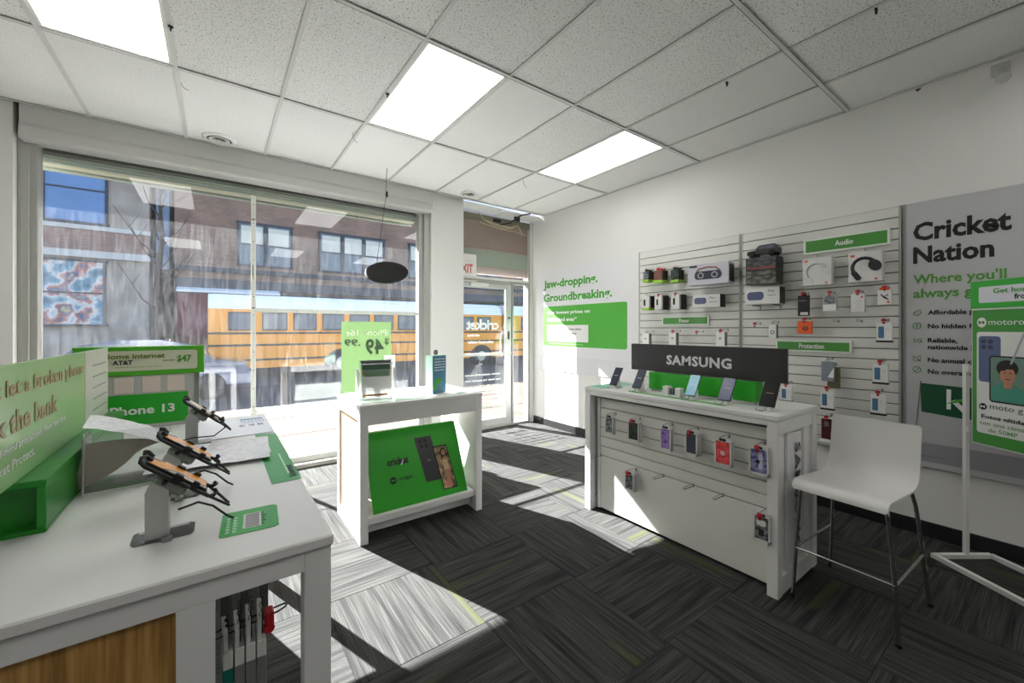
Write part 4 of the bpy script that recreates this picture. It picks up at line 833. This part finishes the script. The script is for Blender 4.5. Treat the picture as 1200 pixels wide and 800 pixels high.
obj('printed_speaker', B().rrect(-.115, .035, .005, .098, -.055, .025, .001), M('print_slate_blue', (78, 86, 120), .4, var=.15, vscale=60), t); txt('Play', .035, .075, .05, .028, -.055, grey_ink, t); obj('printed_text', scribble(B(), .035, .12, .05, .010, -.0545), grey_ink, t)
obj('printed_side', B().box(.136, .1375, -.055, .055, 0, .125), dark, t)
t = carton(1.581, 1.672, .272, .145, .13, card, 'white speaker box with blue cylinder picture on the right slat panel, below the toy boxes', .06, .05)
obj('printed_speaker', B().rrect(-.118, .035, .015, .108, -.065, .028, .001), M('print_slate_blue'), t); txt('Play', .050, .095, .05, .028, -.065, grey_ink, t); obj('printed_text', scribble(B(), .045, .12, .07, .010, -.0645), grey_ink, t)
obj('printed_side', B().box(.136, .1375, -.065, .065, 0, .145), dark, t)
for y, lab in ((1.66, 'left steel bracket under the right speaker box'), (1.50, 'right steel bracket under the right speaker box')): solo('shelf_bracket', B().box(-.004, .004, -.16, 0, -.012, 0).box(-.004, .004, -.006, 0, -.05, 0), steel, lab, 'bracket', wat(y, 1.671), FACE_X)
# radio controlled truck on its boxes
t = carton(1.589, 1.968, .245, .115, .15, toybox, 'dark printed toy truck box, upper of the stacked pair', 0, .03); obj('printed_band', B().box(-.11, .115, -.0765, -.075, .012, .028), M('print_red_dull', (130, 50, 44), .4, var=.1), t); obj('printed_side', B().box(.1225, .124, -.07, .07, .01, .105), dark, t)
t = carton(1.589, 1.845, .245, .120, .15, toybox2, 'olive printed toy truck box, lower of the stacked pair', 0, .03); obj('printed_side', B().box(.1225, .124, -.07, .07, .01, .11), M('print_dark_olive', (52, 56, 48), .5, var=.15), t)
t = thing('toy_truck', 'black toy off-road truck model standing on top of the stacked toy boxes', 'toy car', wat(1.585, 2.084, .105), FACE_X)
obj('body', B().prism([(-.125, .028), (-.125, .058), (-.09, .064), (-.055, .066), (-.035, .098), (.10, .102), (.120, .07), (.120, .028)], -.05, .04, 'y'), M('toy_black', (28, 28, 30), .35, var=.1), t)
obj('side_window', B().prism([(-.032, .070), (-.022, .092), (.02, .094), (.02, .070)], -.0515, -.05, 'y').prism([(.028, .070), (.028, .094), (.088, .095), (.10, .070)], -.0515, -.05, 'y'), win_dark, t)
obj('roof_rack', B().box(-.03, .09, -.04, .03, .102, .107), dark, t)
for x in (-.082, .078):
    for y in (-.05, .04): obj('wheel', B().lathe([(.026, -.01), (.028, .0), (.026, .01), (.014, .012), (.0001, .011)], 18, Matrix.Translation((x, y, .028)) @ Matrix.Rotation(pi/2, 4, 'X')), darkmat, t)
# headphones
def hp(y, lab, c, wd=.196):
    hook(wat(y, 2.035), FACE_X, 'wire hook above the '+lab, .12)
    t = carton(y, 1.806, wd, .225, .07, card, lab, 0, .045)
    hb = [(.070*cos(a)+.0, -.0365, .105+.075*sin(a)) for a in [R(-5+i*19) for i in range(11)]]
    K = Matrix.Translation((.0, 0, .10)) @ Matrix.Rotation(R(-32), 4, 'Y') @ Matrix.Translation((0, 0, -.10))
    obj('printed_headband', B().tube(hb, .0115, 8, K), c, t)
    obj('printed_ear_cup', B().disc(.058, .085, .036, -.035, .004, K, rz=.044).rrect(-.088, .045, -.052, .125, -.035, .015, .004, K), c, t)
    obj('printed_logo', B().box(-.085, -.06, -.0362, -.035, .19, .207).box(.055, .072, -.0362, -.035, .012, .025), M('print_orange_red', (222, 92, 66), .5, var=.04), t); return t
hp(1.196, 'white headphones box with pale headphones picture', M('print_pale_grey', (206, 208, 210), .4, var=.03)); hp(.895, 'white headphones box with black headphones picture', M('print_headphone_black', (38, 38, 42), .4, var=.05))
def hang(y, z0, z1, wd, dp, m, lab, tagc=red, d=.11, hookz=.0):
    hook(wat(y, z1+.004+hookz), FACE_X, 'wire hook of the '+lab, d+.02, tagc)
    t = thing('hanging_package', lab, 'package', wat(y, z0, d), FACE_X); hh = z1-z0
    obj('pack', B().box(-wd/2, wd/2, -dp/2, dp/2, 0, hh-.012, .003), m, t); obj('hang_tab', B().rrect(-wd*.22, hh-.016, wd*.22, hh+.012, .001, .006, .002), acrylic if m is not dark else dark, t); return t
t = hang(1.286, 1.562, 1.740, .078, .03, dark, 'slim black cable package below the pale headphones box'); obj('printed_label', B().box(-.02, .033, -.0162, -.015, .008, .03), card, t); obj('printed_text', scribble(B(), -.03, .02, .12, .012, -.0148), grey_ink, t)
t = hang(1.108, 1.598, 1.735, .084, .04, M('grey_clear_pack', (170, 172, 174), .2, var=.05), 'clear package with grey earbuds case'); obj('earbud_case', B().rrect(-.032, .055, .032, .115, -.02, .026, .006), greycase, t); obj('printed_card', B().box(-.042, .042, -.0215, -.02, 0, .05), paper, t)
t = hang(.934, 1.579, 1.730, .08, .04, M('white_clear_pack', (222, 222, 222), .2, var=.03), 'clear package with white earbuds below the black headphones box'); obj('earbuds', B().disc(-.012, .045, .018, -.02, .006).disc(.012, .085, .008, -.02, .008).disc(-.01, .09, .007, -.02, .008), white, t); obj('printed_dots', B().box(.018, .03, -.0212, -.02, .108, .12), red, t)
t = hang(.783, 1.630, 1.750, .076, .03, paper, 'white package with black cable shape and orange header at the right edge'); obj('printed_cable', B().tube([(-.02, -.0155, .075), (.0, -.0155, .05), (.022, -.0155, .035), (-.005, -.0155, .06), (.02, -.0155, .07)], .004, 5), dark, t); obj('orange_header', B().rrect(-.03, .106, .03, .124, -.015, .008, .002), orange, t); obj('printed_logo', B().box(.012, .028, -.0162, -.015, .012, .026), orange, t)
t = hang(1.514, 1.376, 1.505, .062, .035, paper, 'narrow white package with round black print left of the orange card', None); obj('printed_ring', B().tube([(.014*cos(a*.7), -.0185, .05+.014*sin(a*.7)) for a in range(10)], .003, 5), dark, t); obj('grey_edge', B().box(.031, .033, -.017, .017, 0, .117), grey_ink, t)
hook(wat(1.66, 1.50), FACE_X, 'empty wire hook with a red tag left of the narrow white package', .12, red)
t = hang(1.277, 1.415, 1.530, .10, .02, orange, 'bright orange hanging card package'); obj('earphone_coil', B().tube([(.004+.015*cos(a*.7), -.012, .045+.015*sin(a*.7)) for a in range(10)], .004, 5), M('print_dark_slate', (54, 60, 76), .4, var=.1), t)
hook(wat(1.085, 1.512), FACE_X, 'empty chrome hook right of the orange package', .13); hook(wat(.94, 1.51), FACE_X, 'empty chrome hook nearest the upper boxed screen protector', .13)
def scr(y, z0, z1, lab, d=.11):
    t = hang(y, z0, z1, .086, .03, paper, lab, red, d); hh = z1-z0
    obj('printed_phone', B().rrect(-.032, hh*.14, .0, hh*.72, -.015, .005, .001), M('print_ocean_blue', (74, 120, 156), .4, var=.35, vscale=25), t); obj('printed_text', scribble(scribble(B(), .008, .036, hh*.6, .006, -.0145), .008, .036, hh*.5, .005, -.0145), M('pale_print_grey', (190, 190, 190), .5, var=.03), t)
    obj('black_base', B().box(-.044, .044, -.017, .017, -.012, .002, .001), dark, t)
scr(.786, 1.370, 1.512, 'white screen protector box on the upper right, right of the two empty hooks'); scr(.807, 1.066, 1.215, 'white screen protector box at the right edge, middle of the three')
scr(1.125, .829, .985, 'white screen protector box below the magazine-like packs'); scr(.819, .840, .990, 'white screen protector box at the right edge, lowest of the three'); scr(1.411, .850, .985, 'white screen protector box partly hidden behind the large black phone')
t = hang(1.123, 1.043, 1.208, .083, .02, M('scenic_pack', (130, 140, 150), .4, var=.3, vscale=12), 'package with grey mountain picture under the Protection sign', None); obj('printed_white_corner', B().prism([(.0, .03), (.041, .03), (.041, .11)], -.0112, -.010, 'y'), paper, t)
t = hang(1.10, .985, 1.165, .083, .02, M('olive_pack', (112, 108, 84), .4, var=.3, vscale=14), 'olive brown package hanging behind the grey mountain picture pack', None, .06)
t = hang(1.129, .585, .755, .072, .02, maroon, 'dark maroon folio package with grey patch beside the stool back'); obj('printed_patch', B().box(-.015, .012, -.0112, -.01, .10, .14), grey_ink, t)
solo('wall_ledge', B().box(-.05, .05, -.13, 0, 0, .012, .002), white, 'small white ledge under the dark maroon package', 'shelf', wat(1.14, .555), FACE_X)
for y, z, nm in ((2.780, 1.277, 'leftmost'), (2.452, 1.288, 'second'), (1.952, 1.296, 'rightmost')):
    t = hang(y, z-.0, z+.140, .085, .05, paper, 'tall white adapter box below the Power sign, %s of the three' % nm, red if nm != 'leftmost' else None, .13); obj('printed_logo', B().disc(-.0, .07, .010, -.025, .001), grey_ink, t); obj('grey_side', B().box(.0425, .044, -.024, .024, 0, .128), M('grey_side_card', (130, 134, 130), .5, var=.05), t)
hook(wat(2.20, 1.425), FACE_X, 'empty wire hook with red tag between the adapter boxes', .13, red)
# ================================================================== POSTERS AND BANNER
t = thing('wall_poster', 'large pale wall poster reading Jaw-dropping Groundbreaking with a green price panel', 'poster', (WX-.001, 3.895, .86), FACE_X)
obj('sheet', B().box(-.92, .905, -.008, 0, -.02, 1.485, .001), poster_m, t)
def lx(y): return 3.895-y
txt('Jaw-dropping.', lx(4.714), 1.170, 1.08, .155, -.008, green_text, t, bold=.034); txt('Groundbreaking.', lx(4.714), .965, 1.32, .155, -.008, green_text, t, bold=.034)
obj('printed_green_panel', B().rrect(lx(4.714), .345, lx(3.16), .93, -.008, .03, .001), green2, t)
txt('Our lowest prices on', lx(4.63), .80, .86, .062, -.009, white_ink, t, bold=.026); txt('Unlimited ever*', lx(4.63), .705, .62, .062, -.009, white_ink, t, bold=.026)
obj('printed_white_box', B().rrect(lx(4.635), .415, lx(3.80), .650, -.009, .012, .0006), paper, t)
txt('Ask us about our new plans.', lx(4.58), .575, .66, .032, -.0096, black_ink, t, bold=.02); txt('Our plans for everyone', lx(4.58), .515, .56, .032, -.0096, black_ink, t, bold=.02)
obj('printed_text', scribble(B(), lx(4.58), lx(3.9), .375, .018, -.0085), M('pale_green_ink', (150, 214, 140), .5, var=.03), t)
obj('printed_floor_shade', B().box(-.92, .905, -.0088, -.008, -.018, .20), M('poster_grey_base', (215, 215, 218), .45, var=.03), t)
t = thing('nation_banner', 'tall grey hanging banner reading Cricket Nation with a list of plan benefits', 'banner', (WX-.002, .43, .49), FACE_X)
def bx_(y): return .43-y
obj('vinyl', B().box(bx_(.703), bx_(-.05), -.022, -.018, 0, 1.86, .001), banner_m, t)
obj('edge_seam', B().box(bx_(.703), bx_(.69), -.026, -.018, 0, 1.86, .001), M('banner_seam', (150, 150, 152), .4, var=.05), t)
txt('Cricket', bx_(.654), 1.585, .445, .13, -.022, black_ink, t, bold=.034); txt('Nation', bx_(.654), 1.425, .375, .12, -.022, black_ink, t, bold=.034)
txt("Where you'll", bx_(.654), 1.265, .425, .085, -.022, M('banner_green_ink', (86, 150, 60), .5, var=.03), t, bold=.026); txt('always get:', bx_(.654), 1.165, .37, .082, -.022, M('banner_green_ink'), t, bold=.026)
for s_, z in (('Affordable plans', 1.065), ('No hidden fees', .970), ('Reliable,', .872), ('nationwide 5G', .825), ('No annual contract', .735), ('No overage charges', .655)): txt(s_, bx_(.58), z, 0, .0305, -.022, black_ink, t, bold=.03)
ic = B()
for z, kk in ((1.07, 0), (.975, 1), (.875, 2), (.745, 3), (.665, 4)):
    x = bx_(.635)
    if kk == 0: ic.tube([(x-.02, -.0235, z), (x+.005, -.0235, z-.012), (x+.024, -.0235, z+.012), (x+.018, -.0235, z+.030), (x, -.0235, z+.026), (x-.02, -.0235, z)], .0022, 5)
    if kk in (1, 4): ic.tube([(x+.020*cos(a*.6), -.0235, z+.012+.022*sin(a*.6)) for a in range(12)], .0022, 5)
    if kk == 1: ic.tube([(x, -.0235, z), (x, -.0235, z+.026)], .003, 5)
    if kk == 4: ic.tube([(x-.013, -.0235, z-.004), (x+.014, -.0235, z+.028)], .0022, 5)
    if kk == 3: ic.tube([(x-.018, -.0235, z+.028), (x-.018, -.0235, z-.004), (x+.018, -.0235, z-.004), (x+.018, -.0235, z+.028), (x-.018, -.0235, z+.028), (x+.018, -.0235, z-.004)], .0022, 5)
obj('printed_icons', ic, M('banner_green_ink'), t); txt('5G', bx_(.655), .870, .045, .026, -.022, M('banner_green_ink'), t)
fx = bx_(.645)
obj('printed_flag', B().prism([(bx_(.612), .385), (bx_(.40), .365), (bx_(.25), .385), (bx_(.25), .585), (bx_(.40), .575), (bx_(.618), .585)], -.0232, -.022, 'y'), green_d, t)
obj('printed_flagpole', B().tube([(bx_(.645), -.0235, .18), (bx_(.615), -.0235, .60)], .003, 5), grey_ink, t)
obj('printed_letter_k', B().add([(-.02, -.0238, .42), (.0, -.0238, .42), (.002, -.0238, .555), (-.02, -.0238, .555)], [(0, 1, 2, 3)], Matrix.Translation((-.04, 0, 0))).add([(.0, -.0238, .475), (.055, -.0238, .405), (.08, -.0238, .415), (.02, -.0238, .49)], [(0, 1, 2, 3)], Matrix.Translation((-.04, 0, 0))), white_ink, t)
obj('printed_leaf', B().add([(-.045, -.0242, .455), (.01, -.0242, .47), (.075, -.0242, .51), (.01, -.0242, .492)], [(0, 1, 2, 3)], Matrix.Translation((-.02, 0, 0))), green2, t)
obj('printed_ground', B().box(bx_(.69), bx_(-.05), -.0226, -.022, .04, .17), M('banner_grey_lower', (150, 150, 154), .35, var=.06), t); obj('printed_fine_line', scribble(B(), bx_(.66), bx_(.50), .075, .008, -.0225), grey_ink, t)
# poster on the window glass, seen from behind
t = thing('window_poster', 'green poster on the window glass with mirrored iPhone price lettering', 'poster', (1.435, 4.866, .62))
obj('sheet', B().box(-.285, .285, -.002, 0, 0, .92), vinyl_green, t)
txt('iPhone 16e', -.245, .755, .50, .075, -.002, M('pale_mint_lettering', (216, 236, 196), .5, var=.03), t, mirror=True, bold=.03)
gi = M('grey_green_ink', (58, 84, 54), .5, var=.04)
txt('$', .205, .64, .055, .085, -.002, gi, t, mirror=True, bold=.03); txt('49', -.02, .53, .215, .19, -.002, gi, t, mirror=True, bold=.03); txt('.99', -.255, .635, .18, .085, -.002, gi, t, mirror=True, bold=.03)
obj('printed_circle', B().disc(.12, .22, .085, -.002, .001), M('pale_mint_lettering'), t)
t = thing('window_card', 'small white card leaning on the glass behind the leaflet stand', 'card', (1.70, 4.86, .86)); obj('sheet', B().box(-.07, .07, -.003, 0, 0, .28), paper, t); obj('printed_text', scribble(B(), -.05, .05, .18, .012, -.003), grey_ink, t)
# ================================================================== STOOL, SIGN STAND, HANGING DISC, CAMERA
t = thing('bar_stool', 'white moulded counter stool with chrome legs beside the slatted table', 'stool', (2.76, .66, 0), R(-3))
prof = [(-.300, .612), (-.296, .635), (-.28, .650), (-.24, .657), (-.10, .648), (.02, .640), (.10, .640), (.15, .652), (.180, .685), (.198, .74), (.212, .82), (.226, .90), (.232, .945)]
def sm(pr_, n=4):
    o = []
    for i in range(len(pr_)-1):
        p0, p1, p2, p3 = pr_[max(i-1, 0)], pr_[i], pr_[i+1], pr_[min(i+2, len(pr_)-1)]
        for k in range(n):
            u = k/n; o.append(tuple(.5*((2*b)+(-a+c)*u+(2*a-5*b+4*c-d)*u*u+(-a+3*b-3*c+d)*u**3) for a, b, c, d in zip(p0, p1, p2, p3)))
    return o+[pr_[-1]]
pf2 = sm(prof); vs = []; fs = []; n = len(pf2); m_ = 10; sw_ = .195
for i, (x, z) in enumerate(pf2):
    d = (pf2[min(i+1, n-1)][0]-pf2[max(i-1, 0)][0], pf2[min(i+1, n-1)][1]-pf2[max(i-1, 0)][1]); L = math.hypot(*d); nx, nz = -d[1]/L, d[0]/L
    endr = min(i, n-1-i); inset = .012 if endr == 0 else .004 if endr == 1 else 0
    for s_ in (0, 1):
        for j in range(m_+1):
            yy = (sw_-inset)*(2*j/m_-1); vs.append((x-nx*.010*s_, yy, z-nz*.010*s_))
w_ = m_+1
for i in range(n-1):
    for j in range(m_):
        a = i*2*w_+j; fs += [(a, a+1, a+2*w_+1, a+2*w_), (a+w_, a+3*w_, a+3*w_+1, a+w_+1)]
    for j in (0, m_): a = i*2*w_+j; fs.append((a, a+2*w_, a+3*w_, a+w_))
for i in (0, n-1):
    for j in range(m_): a = i*2*w_+j; fs.append((a, a+w_, a+w_+1, a+1))
sh_ = obj('seat_shell', B().add(vs, fs, None, True), M('white_moulded_plastic', (222, 221, 219), .3, coat=.3, var=.01), t)
es = sh_.modifiers.new('edges', 'EDGE_SPLIT'); es.split_angle = R(50)
for sy in (-1, 1):
    y = sy*.165
    pts = [(-.235, sy*.215, .0), (-.232, sy*.203, .25), (-.236, sy*.185, .50), (-.240, sy*.176, .60), (-.228, sy*.172, .628), (-.20, sy*.17, .634), (.0, y, .622), (.12, y, .624), (.16, sy*.168, .612), (.182, sy*.174, .57), (.20, sy*.182, .50), (.235, sy*.20, .25), (.27, sy*.22, 0)]
    obj('side_leg_frame', B().tube(sm(pts, 5), .0095, 10), chrome, t)
    obj('foot_cap', B().lathe([(.012, 0), (.012, .02)], 12, Matrix.Translation((-.235, sy*.215, 0))).lathe([(.012, 0), (.012, .02)], 12, Matrix.Translation((.27, sy*.22, 0))), dark, t)
    obj('footrail', B().tube([(-.238, sy*.204, .275), (.232, sy*.200, .275)], .006, 8), chrome, t)
obj('front_footrail', B().tube([(-.236, -.204, .275), (-.236, .204, .275)], .0065, 8), chrome, t)
obj('seat_bracket', B().box(-.06, .08, -.17, .17, .618, .630, .004), steel, t)
# floor stand with sign
t = thing('floor_sign_stand', 'white steel floor stand with rectangular base and slim pole at the right edge', 'sign stand', (3.85, .385, 0), 0)
e = Vector((.57, .82, 0)).normalized(); g = Vector((.81, -.59, 0)).normalized()
def bar(b, p, q, r=.014, z0=0, z1=.026):
    p, q = Vector(p), Vector(q); d = (q-p).normalized(); s_ = Vector((-d.y, d.x, 0))*r
    c = [p+s_, p-s_, q-s_, q+s_]; b.add([(v.x, v.y, z0) for v in c]+[(v.x, v.y, z1) for v in c], [(0, 3, 2, 1), (4, 5, 6, 7), (0, 1, 5, 4), (1, 2, 6, 5), (2, 3, 7, 6), (3, 0, 4, 7)]); return b
b = B(); A_, B_ = -g*.20, g*.16; bar(b, A_-e*.0, B_); bar(b, A_+e*.012, A_-e*.70); bar(b, B_, B_-e*.70); bar(b, A_-e*.70, B_-e*.70)
obj('base_frame', b, white2, t)
pb_ = B(); bar(pb_, -g*.012, g*.012, .010, .026, 1.232); obj('pole', pb_, white2, t)
pb_ = B(); bar(pb_, -e*.70-g*.012, -e*.70+g*.012, .010, .026, 1.232); obj('pole', pb_, white2, t)
obj('sign_clip', bar(bar(B(), -e*.02, e*.012, .010, .80, .84), -e*.02, e*.012, .010, 1.18, 1.22), white2, t)
ang = math.atan2(-e.y, -e.x)       # local x runs towards the camera side, front faces the room
# the sign faces the room: seen from the left, x to the right = -e
t = thing('standing_sign', 'green framed upright phone sign with white panel held by the floor stand', 'sign', (3.85-.035*.82-.57*.065, .385+.035*.57-.82*.065, .752), ang)
zb = 0
obj('panel', B().box(.0, .60, -.006, .006, 0, .825, .002), M('panel_edge_white', (226, 228, 222), .4, var=.02), t)
obj('green_face', B().box(.006, .594, -.0072, -.006, .008, .818), M('stand_sign_green', (62, 150, 52), .35, var=.03), t)
obj('white_panel', B().rrect(.030, .075, .57, .685, -.0072, .014, .0008), paper, t)
obj('printed_badge', B().disc(.055, .742, .024, -.0072, .0008, rz=.030), white_ink, t); txt('M', .040, .732, .030, .020, -.008, green3, t); txt('motorola', .090, .727, .205, .034, -.0072, white_ink, t, bold=.0)
pb_ = obj('printed_phone_back', B().rrect(.040, .385, .150, .660, -.008, .018, .0006), M('print_phone_blue', (84, 98, 140), .4, var=.06), t)
lb = B(); [lb.disc(.066+.035*(k % 2), .628-.034*(k//2), .013, -.0088, .0005) for k in range(4)]; obj('printed_lenses', lb, M('print_slate_dark', (48, 54, 74), .4, var=.05), pb_)
pf_ = obj('printed_phone_front', B().rrect(.095, .270, .27, .545, -.0088, .018, .0006), darkmat, t)
obj('printed_photo', B().rrect(.102, .278, .263, .537, -.0094, .012, .0004), M('print_photo_teal', (110, 140, 126), .5, var=.2, vscale=14), pf_)
obj('printed_shirt', B().prism([(.104, .280), (.262, .280), (.258, .35), (.215, .385), (.15, .385), (.108, .36)], -.0100, -.0098, 'y'), shirt, pf_)
obj('printed_hair', B().disc(.182, .475, .052, -.0102, .0002, rz=.048), hair_p, pf_); obj('printed_neck', B().box(.165, .205, -.0105, -.0103, .36, .42), skin, pf_)
obj('printed_face', B().disc(.184, .435, .036, -.0108, .0002, rz=.05), skin, pf_)
obj('printed_features', B().box(.166, .178, -.0112, -.0110, .447, .451).box(.190, .203, -.0112, -.0110, .447, .451).box(.174, .196, -.0112, -.0110, .410, .414), hair_p, pf_)
obj('printed_fringe', B().disc(.160, .482, .026, -.0114, .0002, rz=.022).disc(.195, .486, .026, -.0114, .0002, rz=.016), hair_p, pf_)
obj('printed_stylus', B().add([(.195, -.012, .50), (.205, -.012, .50), (.275, -.012, .70), (.262, -.012, .70)], [(0, 1, 2, 3)]), M('print_silver'), t)
obj('printed_badge', B().disc(.062, .235, .020, -.008, .0006, rz=.020), black_ink, t); txt('M', .050, .228, .024, .014, -.0086, white_ink, t); txt('moto g', .098, .218, .155, .035, -.008, M('ink_charcoal', (60, 60, 60), .5, var=.04), t, bold=-.004)
txt('Fotos nítidas', .055, .165, .22, .024, -.008, black_ink, t, bold=.02); txt('con una cámara', .045, .125, .25, .024, -.008, M('ink_olive_green', (120, 170, 100), .5, var=.03), t); txt('de 50MP', .09, .088, .14, .024, -.008, M('ink_olive_green'), t)
t = thing('sign_topper', 'green topper card reading Get home internet above the standing phone sign', 'sign', (3.85-.036*.82-.57*.065, .385+.036*.57-.82*.065, 1.580), ang)
obj('card', B().box(-.004, .606, -.008, .008, 0, .165, .002), M('topper_green', (44, 176, 48), .35, var=.03), t)
obj('printed_white_panel', B().rrect(.042, .032, .58, .128, -.008, .01, .0008), M('panel_grey_white', (222, 222, 232), .4, var=.02), t)
txt('Get home internet', .115, .085, .36, .030, -.0088, green_text, t, bold=.02); txt('from AT&T', .215, .046, .20, .030, -.0088, black_ink, t, bold=.02)
# hanging disc
t = thing('hanging_disc', 'flat black oval disc hanging on a thin wire in front of the window', 'hanging disc', (1.475, 4.30, 2.06), R(-24))
DM = Matrix.Rotation(R(38), 4, 'X')
obj('disc', B().lathe([(.0001, -.012), (.20, -.012), (.221, -.004), (.221, .006), (.20, .014), (.0001, .014)], 48, DM), mesh_grille, t)
obj('white_label', B().box(.08, .12, -.16, -.145, -.0135, -.012, 0, DM), white2, t)
obj('wire', B().tube([(-.12, .06, .02), (-.06, .03, .45), (-.01, 0, .80), (.0, 0, 1.108)], .0028, 6).tube([(.12, .06, .02), (.0, .04, .06), (-.1, .06, .03)], .002, 5), dark, t)
obj('wire_knot', B().box(-.012, .012, -.008, .008, .80, .86, .003), dark, t)
# wall camera
t = thing('security_camera', 'small grey bullet security camera near the ceiling at the right edge', 'camera', (3.86, .235, 2.985), 0)
K = Matrix.Rotation(R(-64), 4, 'Y') @ Matrix.Rotation(R(0), 4, 'X')
dv = Vector((-.55, -.05, -.45)).normalized(); K = dv.to_track_quat('Z', 'Y').to_matrix().to_4x4()
obj('barrel', B().lathe([(.0001, -.11), (.030, -.11), (.032, -.10), (.032, .0), (.034, .004), (.030, .006)], 24, K), M('camera_grey', (190, 190, 188), .4, var=.03), t)
obj('lens_ring', B().lathe([(.029, .001), (.022, .0045), (.012, .003), (.0001, .002)], 24, K), dark, t)
obj('bracket', B().tube([K @ Vector((0, 0, -.07)), (.10, .02, .10), (.173, .02, .12)], .010, 8).box(.158, .173, -.02, .06, .08, .16, .003), MATS['camera_grey'], t)
solo('ceiling_corner_clip', B().add([(0, -.02, 0), (0, .02, 0), (-.02, 0, -.03), (-.001, 0, 0)], [(0, 1, 2), (0, 3, 2), (1, 3, 2)]), dark, 'small black triangular clip at the top of the right wall', 'clip', (WX-.003, .63, 3.163))
